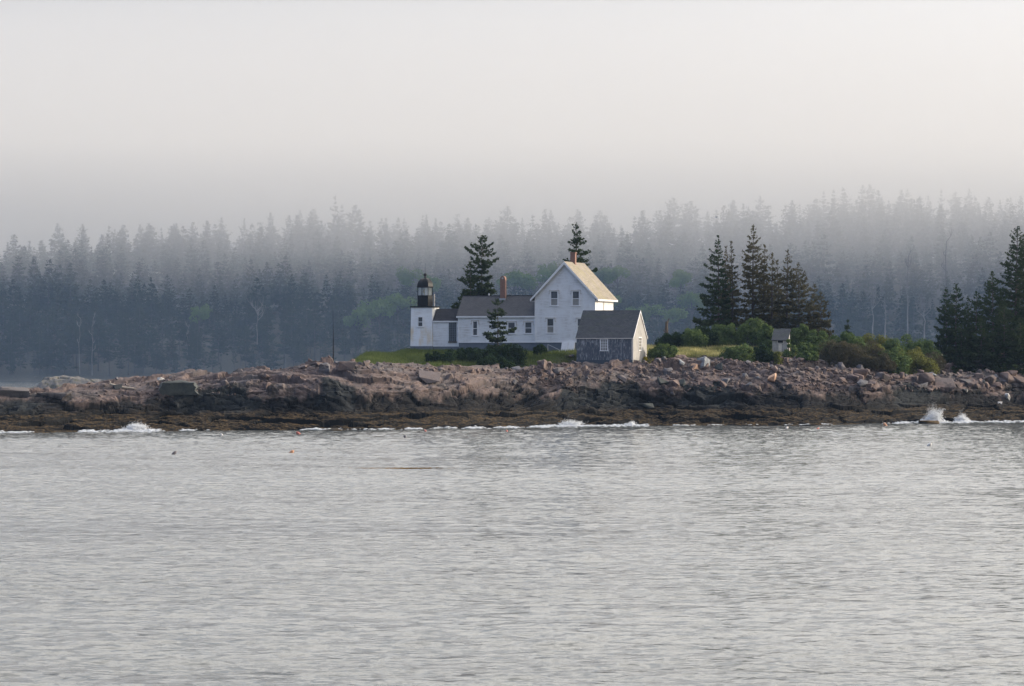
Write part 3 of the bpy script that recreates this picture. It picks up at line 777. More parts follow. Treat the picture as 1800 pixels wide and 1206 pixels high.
# ------------------------------------------------------------------ forest
def sector(px):
    if px < 300: return 'far left of the mast'
    if px < 586: return 'just left of the mast'
    if px < 720: return 'between mast and lighthouse'
    if px < 960: return 'above lighthouse and low wing'
    if px < 1200: return 'above shed and gabled house'
    if px < 1470: return 'behind the island spruce grove'
    if px < 1660: return 'right of the island grove'
    return 'behind the right edge spruces'
def forest():
    rng = np.random.default_rng(5)
    pts = []
    sp = 6.3
    for Y in np.arange(1050, 1262, sp):
        for x in np.arange(-260, 262, sp):
            xx, yy = x + rng.uniform(-.48, .48)*sp, Y + rng.uniform(-.48, .48)*sp
            g = float(hill_h(np.array(xx), np.array(yy)))
            if g > 1.0 or (g > 0.4 and yy > 1048): pts.append((xx, yy, g))
    for x in np.arange(-235, 236, 3.0):
        xx = x + rng.uniform(-1.2, 1.2); yy = 1046 + 10*math.sin(xx*0.021) + 0.02*xx + rng.uniform(2.5, 9)
        pts.append((xx, yy, float(hill_h(np.array(xx), np.array(yy)))))
    P = np.array(pts)
    H = (rng.uniform(10.5, 19.5, len(P)) + 6.0*fbm(P[:, 0]*.05, P[:, 1]*.05, 88, 2))*np.clip(0.82 + (P[:, 1]-1046)/700, 0.8, 1.05)
    small = rng.uniform(size=len(P)) < 0.15; H[small] *= 0.62; H *= rng.choice([1.0, 1.0, .86, .74, 1.07], len(P))
    front = P[:, 1] < 1046 + 10*np.sin(P[:, 0]*0.021) + 0.02*P[:, 0] + 9.01
    PX = CX + F*P[:, 0]/P[:, 1]; TPY = HZ - F*(P[:, 2]+H-CAMH)/P[:, 1]
    vis = (PX > -40) & (PX < 1840)
    sky_ = np.zeros(len(P), bool)
    for b in range(0, 1800, 17):
        k = np.nonzero((PX >= b) & (PX < b+17))[0]
        if len(k): sky_[k[np.argmin(TPY[k])]] = True
    # prototypes: full ones for trees seen singly
    hi = []
    for i in range(9):
        h = 17.0
        tr, cr = spruce(300+i, h, [4.2, 4.8, 3.5, 5.0, 4.0, 4.5, 3.4, 4.7, 3.9][i], bare=[.18, .30, .25, .4, .12, .35, .3, .2, .45][i], dens=4.2, tuft=0.66, spacing=0.5, m=3, wood=False, power=[.7, .8, .6, .9, .7, .6, .8, .65, .9][i],
                        gap=[.05, .12, .25, .1, .05, .15, .4, .1, .2][i], ragged=0.5, trunk_r=0.2, ratio=0.3)
        hi.append((np_mesh('trunk', tr[0], tr[1], None, [M['farbark']]), np_mesh('crown', cr[0], cr[1], None, [M['far']]),
                   np_mesh('spruce_tree', np.vstack([tr[0], cr[0]]), np.vstack([tr[1], cr[1]+len(tr[0])]), None, [M['farbark'], M['far']], False,
                           [0]*len(tr[1]) + [1]*len(cr[1]))))
    lo = []
    for i in range(7):
        tr, cr = spruce(400+i, 17.0, [4.1, 4.8, 3.8, 4.6, 3.6, 5.0, 4.2][i], bare=.25, dens=3.0, tuft=0.85, spacing=0.68, m=2, power=[.7, .85, .62, .8, .6, .9, .7][i], wood=False, gap=.1, ragged=0.4, trunk_r=0.18, ratio=0.32)
        lo.append((tr, cr))
    single = np.nonzero(vis & (front | sky_))[0]
    if len(single) < 300:
        rest = np.nonzero(vis & ~front & ~sky_)[0]
        rest = rest[np.argsort(P[rest, 1])][:300-len(single)]
        single = np.concatenate([single, rest])
    single = single[:300]
    sset = set(single.tolist())
    for k in single:
        i = int(rng.integers(0, 9)); s = H[k]/17.0; sw = s*rng.uniform(0.8, 1.5)
        where = sector(PX[k])
        if sky_[k]: lab, grp = 'hazy spruce top on the fogged skyline ' + where, 'skyline spruces ' + where
        elif front[k]: lab, grp = 'dark bare-trunked spruce at the far waterline ' + where, 'waterline spruces ' + where
        else: lab, grp = 'blue-grey spruce low on the far wooded slope ' + where, 'lower slope spruces ' + where
        loc = (P[k, 0], P[k, 1], P[k, 2]-0.3); rz = rng.uniform(0, 6.28)
        if front[k]:
            root = empty('spruce_tree', loc, rz, lab, 'tree', grp); root.scale = (sw, sw, s)
            link('trunk', hi[i][0], root); link('crown', hi[i][1], root)
        else:
            tag(link('spruce_tree', hi[i][2], None, loc, (0, 0, rz), (sw, sw, s)), lab, 'tree', grp)
    Vs, Qs, Ms, off = [], [], [], 0
    for k in range(len(P)):
        if k in sset: continue
        tr, cr = lo[int(rng.integers(0, 7))]
        s = H[k]/17.0; sw = s*rng.uniform(0.8, 1.5); a = rng.uniform(0, 6.28)
        R = np.array([[math.cos(a)*sw, -math.sin(a)*sw, 0], [math.sin(a)*sw, math.cos(a)*sw, 0], [0, 0, s]])
        V = np.vstack([tr[0], cr[0]]) @ R.T + np.array([P[k, 0], P[k, 1], P[k, 2]-.3])
        Vs.append(V); Qs.append(tr[1]+off); Qs.append(cr[1]+off+len(tr[0])); Ms += [np.zeros(len(tr[1]), int), np.ones(len(cr[1]), int)]; off += len(V)
    me = np_mesh('forest', np.vstack(Vs), np.vstack(Qs), None, [M['farbark'], M['far']], False, np.concatenate(Ms))
    tag(link('forest', me), 'dense spruce wood covering the far hill in fog', 'forest', None, 'stuff')
    # pale broadleaf trees standing among the spruces
    bl = []
    for i in range(4):
        t_, c_ = broadleaf(500+i, 11.0, 8.0)
        bl.append((np_mesh('trunk', t_[0], t_[1], None, [M['farbark']]), np_mesh('crown', c_[0], c_[1], None, [M['leaf']])))
    spots = [(352, 545, 1060, .8, 'round green tree alone among dark spruces left of the bare mast'),
             (625, 545, 1058, 1.0, 'broad green tree halfway between bare mast and lighthouse'), (668, 530, 1062, 1.1, 'tall green broadleaf tree nearer the lighthouse than the mast'),
             (700, 520, 1066, .95, 'green broadleaf crown just left of the lantern room'), (722, 478, 1100, .9, 'yellow-green crown high on the slope above the lighthouse dome'),
             (762, 490, 1090, .9, 'yellow-green crown on the slope right of the lighthouse dome'),
             (905, 482, 1085, 1.0, 'bright green crown just right of the low wing chimney'), (935, 478, 1088, 1.15, 'bright green crown touching the left gable slope'),
             (960, 470, 1095, .9, 'green crown partly behind the house gable'), (1055, 478, 1095, .8, 'green crown right of the house chimney'),
             (1085, 475, 1098, .85, 'green crown just above the mossy roof end'), (1065, 520, 1075, .8, 'lower green crown beside the mossy roof eave'),
             (1120, 545, 1060, .9, 'green bushy tree above the grey shed ridge'), (1195, 480, 1098, .9, 'green crown high on the slope left of the spruce grove'),
             (1215, 520, 1072, 1.0, 'green crown against the left edge of the spruce grove'), (1175, 540, 1062, 1.0, 'green bushy tree above the broken stump')]
    for i, (px, py, Y, s, lab) in enumerate(spots):
        x = (px-CX)/F*Y; top = zat(py, Y) + 2
        r = empty('broadleaf_tree', (x, Y - 4, max(0.6, top - 11.0*s)), rng.uniform(0, 6.28), lab, 'tree', 'broadleaf trees among the far spruces'); r.scale = (s, s, s)
        link('trunk', bl[i % 4][0], r); link('crown', bl[i % 4][1], r)
    # bleached dead trees on the far shore
    def dead(px, pyt, pyb, kind, lab):
        Y = 1043.0; b = pt(px, pyb, Y); h = zat(pyt, Y) - b.z; rr = random.Random(px)
        segs = []; p = np.array([0, 0, -1.0]); r = 0.30 if px > 1000 else 0.17
        n = 7
        for i in range(n):
            q = np.array([rr.uniform(-.45, .45)*(i+1)/n, rr.uniform(-.3, .3), (h+1)*(i+1)/n*(0.62 if kind == 'fork' else 1) - 1])
            segs.append((p, q, r, r*0.84)); p = q; r *= 0.84
        br = []
        for i in range(9 if kind == 'fork' else 6):
            a = rr.uniform(0, 6.28); L = h*rr.uniform(.16, .42)*(1 if kind == 'fork' else .4)
            st = np.array(segs[-1-(i % 3)][1]) if kind == 'fork' else np.array(segs[rr.randrange(2, n)][1])
            e = st + np.array([math.cos(a)*L*.45, math.sin(a)*L*.45, L*.9]); mid = (st+e)/2 + np.array([math.cos(a)*L*.15, 0, -.1*L])
            br += [(st, mid, .10, .07), (mid, e, .07, .025)]
            for k in range(2):
                e2 = mid + np.array([rr.uniform(-1, 1)*L*.3, rr.uniform(-1, 1)*L*.3, L*.4]); br.append((mid, e2, .06, .025))
        root = empty('dead_tree', b, 0, lab, 'dead tree', 'bleached dead trees on the far shore')
        V, Q = cones(segs, 6); link('trunk', np_mesh('trunk', V, Q, None, [M['palebark']]), root)
        V, Q = cones(br, 4); link('limb', np_mesh('limb', V, Q, None, [M['palebark']]), root)
    dead(1625, 508, 590, 'fork', 'white forked dead tree just left of the right spruces')
    dead(1595, 450, 590, 'tall', 'thin crooked dead tree left of the white forked one')
    dead(1556, 522, 590, 'snag', 'straight broken pale snag in the gap right of the grove')
    dead(1663, 425, 600, 'tall', 'tallest bleached dead spruce above the small right spruce')
    dead(1534, 480, 590, 'fork', 'faint dead tree leaning right, left of the straight snag')
    dead(452, 510, 600, 'fork', 'pale bare branching tree in front of the wood left of the mast')
    dead(162, 560, 655, 'tall', 'slim pale bare trunk at the far shore above the left ledges')
    dead(140, 560, 655, 'snag', 'short pale bare trunk beside the slim one at far left')
    dead(330, 575, 655, 'tall', 'pale bare trunk at the far shore above the dark block boulder')
forest()

# ------------------------------------------------------------------ buildings
TH = math.radians(17); CT, ST = math.cos(TH), math.sin(TH)
Y_C = 434.0                                     # depth of the gabled house's near corner
corner = Vector(((1046-CX)/F*Y_C, Y_C, 0))
W = None
# width of the gable front so that its left edge falls on column 940.4
def line_t(px, O, c=CT, s=ST):
    r = (px - CX)/F
    return (r*O.y - O.x)/(c + r*s)
tL = line_t(940.4, corner); W = -tL
HO = Vector((corner.x + tL*CT, corner.y - tL*ST, 0))      # front-left corner of the gabled house
def lx(px, yoff=0.0):
    O = Vector((HO.x + yoff*ST, HO.y + yoff*CT, 0)); return line_t(px, O)
def lz(py, t, yoff=0.0):
    return zat(py, HO.y - t*ST + yoff*CT) - 8.4
house = empty('keepers_house', (HO.x, HO.y, 8.4), -TH, 'white clapboard keeper\'s house with tall gable, low wing and covered passage', 'house')

def make_window(parent, cx_, z0, z1, w, y, name='window', hood=True, mat='curtain', upper='glass', side=False, old=True):
    """double-hung sash in a casing; the wall's face is at y and looks towards -y"""
    f = MB()
    c = 0.10
    f.box(cx_-w/2-c, cx_-w/2, y-0.055, y+0.02, z0, z1); f.box(cx_+w/2, cx_+w/2+c, y-0.055, y+0.02, z0, z1)
    f.box(cx_-w/2-c, cx_+w/2+c, y-0.06, y+0.02, z1, z1+0.11)
    zm = (z0+z1)/2
    f.box(cx_-w/2, cx_+w/2, y-0.045, y+0.02, zm-0.035, zm+0.035)
    f.box(cx_-w/2, cx_-w/2+0.045, y-0.04, y+0.02, z0+0.05, zm-0.035); f.box(cx_+w/2-0.045, cx_+w/2, y-0.04, y+0.02, z0+0.05, zm-0.035)
    f.box(cx_-w/2, cx_-w/2+0.045, y-0.04, y+0.02, zm+0.035, z1); f.box(cx_+w/2-0.045, cx_+w/2, y-0.04, y+0.02, zm+0.035, z1)
    f.box(cx_-w/2, cx_+w/2, y-0.042, y+0.02, z0, z0+0.05)
    o = f.build('window', M['trim'], parent)
    MB().box(cx_-w/2+0.045, cx_+w/2-0.045, y-0.012, y+0.015, zm+0.035, z1).build('pane', M[upper], o)
    MB().box(cx_-w/2+0.045, cx_+w/2-0.045, y-0.013, y+0.015, z0+0.05, zm-0.035).build('pane', M[mat], o)
    MB().box(cx_-w/2-c-0.06, cx_+w/2+c+0.06, y-0.11, y+0.02, z0-0.08, z0).build('sill', M['trim'], o)
    if hood:
        h = MB().box(cx_-w/2-c-0.10, cx_+w/2+c+0.10, y-0.13, y+0.02, z1+0.11, z1+0.18)
        h.box(cx_-w/2-c-0.23, cx_-w/2-c-0.06, y-0.09, y+0.02, z1-0.33, z1-0.26); h.box(cx_+w/2+c+0.06, cx_+w/2+c+0.23, y-0.09, y+0.02, z1-0.33, z1-0.26)
        h.box(cx_-w/2-c-0.10, cx_-w/2-c-0.06, y-0.07, y+0.02, z1-0.26, z1+0.11); h.box(cx_+w/2+c+0.06, cx_+w/2+c+0.10, y-0.07, y+0.02, z1-0.26, z1+0.11)
        h.build('hood', M['oldtrim'], o)
    return o

def build_house():
    D = 8.7
    zb = lz(602, W*.4); zev = lz(525.5, W+.5); apex = lz(459.5, W/2)
    ov = 0.52; half = W/2
    slope = (apex - zev)/(half + ov)
    zw = zev + ov*slope - 0.20                       # wall top at the eaves
    MB().prism_y([(0, zb), (W, zb), (W, zw), (half, apex-0.22), (0, zw)], 0, D).build('wall', M['white'], house)
    MB().box(0.05, W-0.05, 0.05, D-0.05, -1.2, zb-0.004).build('foundation', M['found'], house)
    # two roof slopes with white rake boards and fascia
    fo = 0.38; th = 0.17
    for sgn, nm in ((-1, 'left'), (1, 'right')):
        xe = half + sgn*(half+ov)
        poly = [(half, apex), (xe, zev), (xe, zev-th*0.6), (half, apex-th*1.35)]
        rf = MB().prism_y(poly, -fo, D+fo).build('roof', M['roof_main'], house)
        if sgn > 0: RF = rf
        dz = 0.30
        q = [(half, apex-0.012), (xe, zev-0.012), (xe, zev-dz), (half, apex-dz-0.10)]
        MB().prism_y([(x, z-0.008) for x, z in q], -fo-0.06, -fo-0.003).build('rake_board', M['trim'], rf)
        x0, x1 = sorted((xe, xe-sgn*0.03))
        MB().box(x0+sgn*0.032, x1+sgn*0.032, -fo, D+fo, zev-0.26, zev-0.03).build('fascia', M['trim'], rf)
        MB().box(min(xe-sgn*0.01, half+sgn*half), max(xe-sgn*0.01, half+sgn*half), -fo+0.02, D+fo-0.02, zev-0.25, zev-0.21).build('soffit', M['trim'], rf)
    RF['label'] = 'sunlit mossy roof slope'
    cb = MB()
    cb.box(-0.03, 0.13, -0.03, 0.0, zb, zw); cb.box(W-0.13, W+0.03, -0.03, 0.0, zb, zw)
    cb.box(W+0.002, W+0.03, 0.0, 0.14, zb, zw-0.1); cb.box(W+0.002, W+0.03, D-0.14, D, zb, zw-0.1)
    cb.build('corner_board', M['trim'], house)
    MB().tube((W+0.08, 3.9, zb), (W+0.08, 3.9, zw-0.3), 0.05, 0.05, 8).build('downspout', M['oldtrim'], house)
    MB().box(-0.02, W+0.02, -0.035, 0.0, zb-0.02, zb+0.16).build('water_table', M['trim'], house)
    # brick chimney astride the ridge
    cx_, cyy = half, 3.9
    t0 = lz(443.5, half, cyy)
    ch = MB().box(cx_-0.32, cx_+0.32, cyy-0.32, cyy+0.32, apex-0.8, t0-0.12).box(cx_-0.37, cx_+0.37, cyy-0.37, cyy+0.37, t0-0.12, t0).build('chimney', M['brick'], RF)
    MB().tube((cx_, cyy, t0), (cx_, cyy, t0+0.25), 0.10, 0.10, 8).build('flue', M['steel'], ch) if False else None
    for a, b, c, d in ((968.3, 980.4, 512.5, 537.4), (1006.4, 1018.2, 512.5, 537.4), (961.8, 973.4, 560.8, 585.5), (1015.0, 1026.5, 560.8, 585.5)):
        x0, x1 = lx(a), lx(b)
        make_window(house, (x0+x1)/2, lz(d, x0), lz(c, x0), x1-x0, 0.0)
    # white bulkhead doors against the foundation
    x0, x1 = lx(987.5, -0.35), lx(1010, -0.35)
    dz0, dz1 = lz(624.5, x0, -.35), lz(602, x0, -.35)
    dr = MB().hexa([(x0-.12, -.75, dz0), (x1, -.75, dz0), (x1, -.06, dz0), (x0, -.06, dz0), (x0, -.3, dz1), (x1, -.3, dz1), (x1, -.06, dz1), (x0, -.06, dz1)]).build('cellar_door', M['trim'], house)
    xm = (x0+x1)/2
    MB().hexa([(xm-.02, -.765, dz0), (xm+.02, -.765, dz0), (xm+.02, -.7, dz0), (xm-.02, -.7, dz0), (xm-.02, -.315, dz1), (xm+.02, -.315, dz1), (xm+.02, -.25, dz1), (xm-.02, -.25, dz1)]).build('batten', M['oldtrim'], dr)
    # low wing
    yw = 0.25; WD = 5.2
    xl = lx(805.6, yw)
    zwb = lz(602.6, xl, yw); zwe = lz(555.5, xl*.5, yw-.25); zwr = lz(519.6, xl*.5, yw+WD/2)
    sl = (zwr - zwe)/(WD/2 + 0.25)
    ze = zwe + 0.25*sl - 0.15
    MB().prism_x([(yw, zwb), (yw+WD, zwb), (yw+WD, ze), (yw+WD/2, zwr-0.18), (yw, ze)], xl, -0.02).build('wing_wall', M['white'], house)
    MB().box(xl+0.05, -0.03, yw+0.04, yw+WD-.05, -1.2, zwb-0.004).build('wing_foundation', M['found'], house)
    ym = yw+WD/2
    wr = MB().prism_x([(yw-.25, zwe), (ym, zwr), (ym, zwr-.16), (yw-.25, zwe-.10)], xl-0.2, -0.01).build('wing_roof', M['roof_wing'], house)
    MB().prism_x([(yw+WD+.25, zwe), (ym, zwr), (ym, zwr-.16), (yw+WD+.25, zwe-.10)], xl-0.2, -0.01).build('wing_roof', M['roof_wing'], house)
    MB().box(xl-0.2, -0.02, yw-.285, yw-.252, zwe-.2, zwe-.01).build('fascia', M['trim'], wr)
    MB().box(xl-0.04, -0.02, yw-.03, yw, zwb, zwb+.12).box(xl-.03, xl+.12, yw-.028, yw, zwb+.12, ze).box(xl, -0.02, yw-.05, yw, ze-.22, ze-.02).build('wing_trim', M['trim'], house)
    MB().box(xl-0.2, -0.02, ym-.09, ym+.09, zwr-.03, zwr+.03).build('ridge_cap', M['roof_dark'], wr)
    a, b = lx(880.3, ym-.4), lx(889.0, ym-.4)
    zt = lz(486.5, a, ym-.4)
    ch = MB(); ch.box(a, b, ym-.72, ym-.08, zwr-1.0, zt-.25)
    n = 8; arch = [(a, zt-.25)] + [((a+b)/2 - (b-a)/2*math.cos(math.pi*i/n), zt-.25+(b-a)/2*math.sin(math.pi*i/n)) for i in range(1, n)] + [(b, zt-.25)]
    ch.prism_y(arch, ym-.72, ym-.08)
    cho = ch.build('chimney', M['brick'], wr)
    MB().tube(((a+b)/2, ym-.735, zt-.2), ((a+b)/2, ym-.715, zt-.2), .12, .12, 10).build('flue_opening', M['palerock'], cho)
    MB().box(a-.06, b+.06, ym-.8, ym-.722, zwr-.62, zwr-.36).build('flashing', M['steel'], cho)
    MB().tube((lx(860, ym+.6), ym+.5, zwr-.4), (lx(860, ym+.6), ym+.5, zwr+.28), .1, .1, 8).build('vent_pipe', M['trim'], wr)
    for a, b, c, d in ((831.4, 839.2, 565.3, 589.8), (893.0, 905.4, 567.3, 586.6), (923.0, 935.0, 567.0, 586.2)):
        x0, x1 = lx(a, yw), lx(b, yw)
        make_window(house, (x0+x1)/2, lz(d, x0, yw), lz(c, x0, yw), x1-x0, yw, upper='glass', mat='glass')
    # covered passage between wing and tower
    yp = 0.65; PD = 2.9
    xp0 = lx(760.8, yp); xp1 = xl - 0.01
    zpb = lz(609.2, xp0, yp); zpe = lz(564.0, xp0, yp-.15); zpr = lz(542.7, xp0, yp+PD/2)
    sl = (zpr-zpe)/(PD/2+.15); ze = zpe + .15*sl - .12
    MB().prism_x([(yp, zpb), (yp+PD, zpb), (yp+PD, ze), (yp+PD/2, zpr-.14), (yp, ze)], xp0+.02, xp1).build('passage_wall', M['tower'] if False else M['white'], house)
    MB().box(xp0+.04, xp1, yp+.03, yp+PD-.03, -1.2, zpb-.003).build('passage_foundation', M['found'], house)
    ym = yp+PD/2
    pr = MB().prism_x([(yp-.15, zpe), (ym, zpr), (ym, zpr-.13), (yp-.15, zpe-.09)], xp0+.03, xp1).build('passage_roof', M['roof_dark'], house)
    MB().prism_x([(yp+PD+.15, zpe), (ym, zpr), (ym, zpr-.13), (yp+PD+.15, zpe-.09)], xp0+.03, xp1).build('passage_roof', M['roof_dark'], house)
    MB().box(xp0+.03, xp1, yp-.185, yp-.152, zpe-.17, zpe-.01).build('fascia', M['trim'], pr)
    x0, x1 = lx(789.2, yp), lx(802.2, yp); z0, z1 = lz(600.0, x0, yp), lz(567.2, x0, yp)
    g = MB().box(x0, x1, yp-.012, yp+.02, z0, z1).build('tall_window', M['glass'], house)
    mu = MB()
    for i in range(5):
        xx = x0 + (x1-x0)*i/4; mu.box(xx-.02, xx+.02, yp-.032, yp-.014, z0, z1)
    for i in range(9):
        zz = z0 + (z1-z0)*i/8; mu.box(x0-.02, x1+.02, yp-.03, yp-.0135, zz-.016, zz+.016)
    mu.build('muntin', M['found'], g)
    MB().box(x0-.08, x1+.08, yp-.13, yp, z0-.17, z0-.02).build('sill', M['wood'], g)
    return xp0, yp
XP, YP = build_house()

def build_lighthouse():
    # square, slightly tapered brick tower, front-right corner against the passage
    zoff = 8.4
    side = XP - lx(721.8, YP)
    z0 = lz(617.5, XP - side/2, YP); z1 = lz(540.5, XP - side/2, YP)
    o = Vector((HO.x + (XP-side/2)*CT + (YP+side/2-.1)*ST, HO.y - (XP-side/2)*ST + (YP+side/2-.1)*CT, zoff + z0))
    t = empty('lighthouse', o, -TH, 'short square white lighthouse tower with black lantern room and dome', 'lighthouse')
    h = z1 - z0; b, a = side/2, side/2-0.08
    MB().hexa([(-b,-b,.66),(b,-b,.66),(b,b,.66),(-b,b,.66),(-a,-a,h),(a,-a,h),(a,a,h),(-a,a,h)]).build('tower_wall', M['tower'], t)
    MB().hexa([(-b-.03,-b-.03,-1),(b+.03,-b-.03,-1),(b+.03,b+.03,-1),(-b-.03,b+.03,-1),(-b-.03,-b-.03,.655),(b+.03,-b-.03,.655),(b+.03,b+.03,.655),(-b-.03,b+.03,.655)]).build('foundation', M['found'], t)
    wx = lx(739.3, YP) - (XP-side/2)
    zz0, zz1 = lz(574.2, XP-side/2, YP)-z0, lz(557.8, XP-side/2, YP)-z0
    make_window(t, wx, zz0, zz1, .62, -a-.045, hood=False, mat='glass')
    MB().box(-a-.12, a+.12, -a-.12, a+.12, h+.002, h+.16).build('gallery_deck', M['black'], t)
    rail = MB(); ra = a+.08; zt = h+.16
    for i in range(2):
        for x, y in ((-ra+2*ra*i/2, -ra), (ra, -ra+2*ra*i/2), (ra-2*ra*i/2, ra), (-ra, ra-2*ra*i/2)):
            rail.tube((x, y, zt), (x, y, zt+1.0), .014, .014, 5)
    for zc in (.5, 1.0):
        for p, q in (((-ra,-ra),(ra,-ra)),((ra,-ra),(ra,ra)),((ra,ra),(-ra,ra)),((-ra,ra),(-ra,-ra))):
            rail.tube((p[0], p[1], zt+zc), (q[0], q[1], zt+zc), .006, .006, 4)
    rail.build('gallery_railing', M['black'], t)
    MB().tube((ra-.05, -ra+.9, zt), (ra-.05, -ra+.9, zt+1.45), .07, .06, 8).tube((ra-.05, -ra+.9, zt+1.45), (ra-.05, -ra+.9, zt+1.6), .09, .03, 8).build('fog_signal', M['oldtrim'], t)
    zl = lambda py: lz(py, XP-side/2, YP+side/2) - z0
    R = 1.06; a0 = math.radians(17+22.5)
    za, zb_, zc_ = h+.16, zl(520), zl(505.2)
    MB().lathe([(R, za), (R, zb_)], 8, a0=a0).build('lantern_wall', M['black'], t)
    fr = MB()
    for i in range(8):
        an = a0+i*math.pi/4; fr.tube((R*.985*math.cos(an), R*.985*math.sin(an), zb_), (R*.985*math.cos(an), R*.985*math.sin(an), zc_), .035, .035, 6)
    fr.lathe([(R+.02, zc_-.03), (R+.10, zc_), (R+.10, zc_+.06), (R, zc_+.10)], 8, a0=a0).lathe([(R+.03, zb_-.02), (R+.03, zb_+.05), (R*.9, zb_+.05)], 8, a0=a0)
    lan = fr.build('lantern_frame', M['black'], t)
    m, n, l, bs = new_mat('lantern_glass'); n.remove(bs)
    mx = n.new('ShaderNodeMixShader'); mx.inputs[0].default_value = .08
    tr_ = n.new('ShaderNodeBsdfTransparent'); gl = n.new('ShaderNodeBsdfGlossy'); gl.inputs['Roughness'].default_value = .05
    l.new(tr_.outputs[0], mx.inputs[1]); l.new(gl.outputs[0], mx.inputs[2]); l.new(mx.outputs[0], n['Material Output'].inputs['Surface'])
    M['lglass'] = m
    for i in range(8):
        a1, a2 = a0+i*math.pi/4, a0+(i+1)*math.pi/4; r = R*.965
        p = [(r*math.cos(a1), r*math.sin(a1)), (r*math.cos(a2), r*math.sin(a2))]
        MB().hexa([(p[0][0], p[0][1], zb_+.05), (p[1][0], p[1][1], zb_+.05), (p[1][0]*.985, p[1][1]*.985, zb_+.05), (p[0][0]*.985, p[0][1]*.985, zb_+.05),
                   (p[0][0], p[0][1], zc_-.03), (p[1][0], p[1][1], zc_-.03), (p[1][0]*.985, p[1][1]*.985, zc_-.03), (p[0][0]*.985, p[0][1]*.985, zc_-.03)]).build('pane', m, lan)
    # drawn curtain panels and lamp inside
    cu = MB()
    for an, wd in ((200, .33), (160, .33), (305, .30), (340, .33), (20, .33), (60, .33), (120, .33), (225, .22)):
        q = math.radians(an); c, s_ = math.cos(q), math.sin(q); r = .8
        cu.hexa([(r*c - wd*s_, r*s_ + wd*c, zb_), (r*c + wd*s_, r*s_ - wd*c, zb_), ((r-.03)*c + wd*s_, (r-.03)*s_ - wd*c, zb_), ((r-.03)*c - wd*s_, (r-.03)*s_ + wd*c, zb_),
                 (r*c - wd*s_, r*s_ + wd*c, zc_-.06), (r*c + wd*s_, r*s_ - wd*c, zc_-.06), ((r-.03)*c + wd*s_, (r-.03)*s_ - wd*c, zc_-.06), ((r-.03)*c - wd*s_, (r-.03)*s_ + wd*c, zc_-.06)])
    cu.build('curtain', M['curtainw'], lan)
    MB().lathe([(.12, zb_), (.14, zb_+.3), (.24, zb_+.42), (.26, zb_+.62), (.2, zb_+.82), (.07, zb_+.95)], 12).build('lamp', M['lens'], lan)
    zd = zl(488.5); prof_ = [(R+.08, zc_+.10)]
    for i in range(1, 8):
        q = i/8*math.pi/2; prof_.append(((R+.06)*math.cos(q)**.85, zc_+.10+(zd-zc_-.10)*math.sin(q)))
    prof_ += [(.2, zd), (.14, zd+.1), (.13, zd+.22)]
    dome = MB().lathe(prof_, 8, a0=a0).build('dome', M['black'], t)
    zb2 = zd+.22
    MB().lathe([(.13, zb2), (.2, zb2+.05), (.23, zb2+.18), (.18, zb2+.32), (.06, zb2+.4)], 12).build('vent_ball', M['black'], dome, smooth=True)
    MB().tube((0, 0, zb2+.35), (0, 0, zl(463)), .022, .010, 5).build('lightning_rod', M['black'], dome)
build_lighthouse()

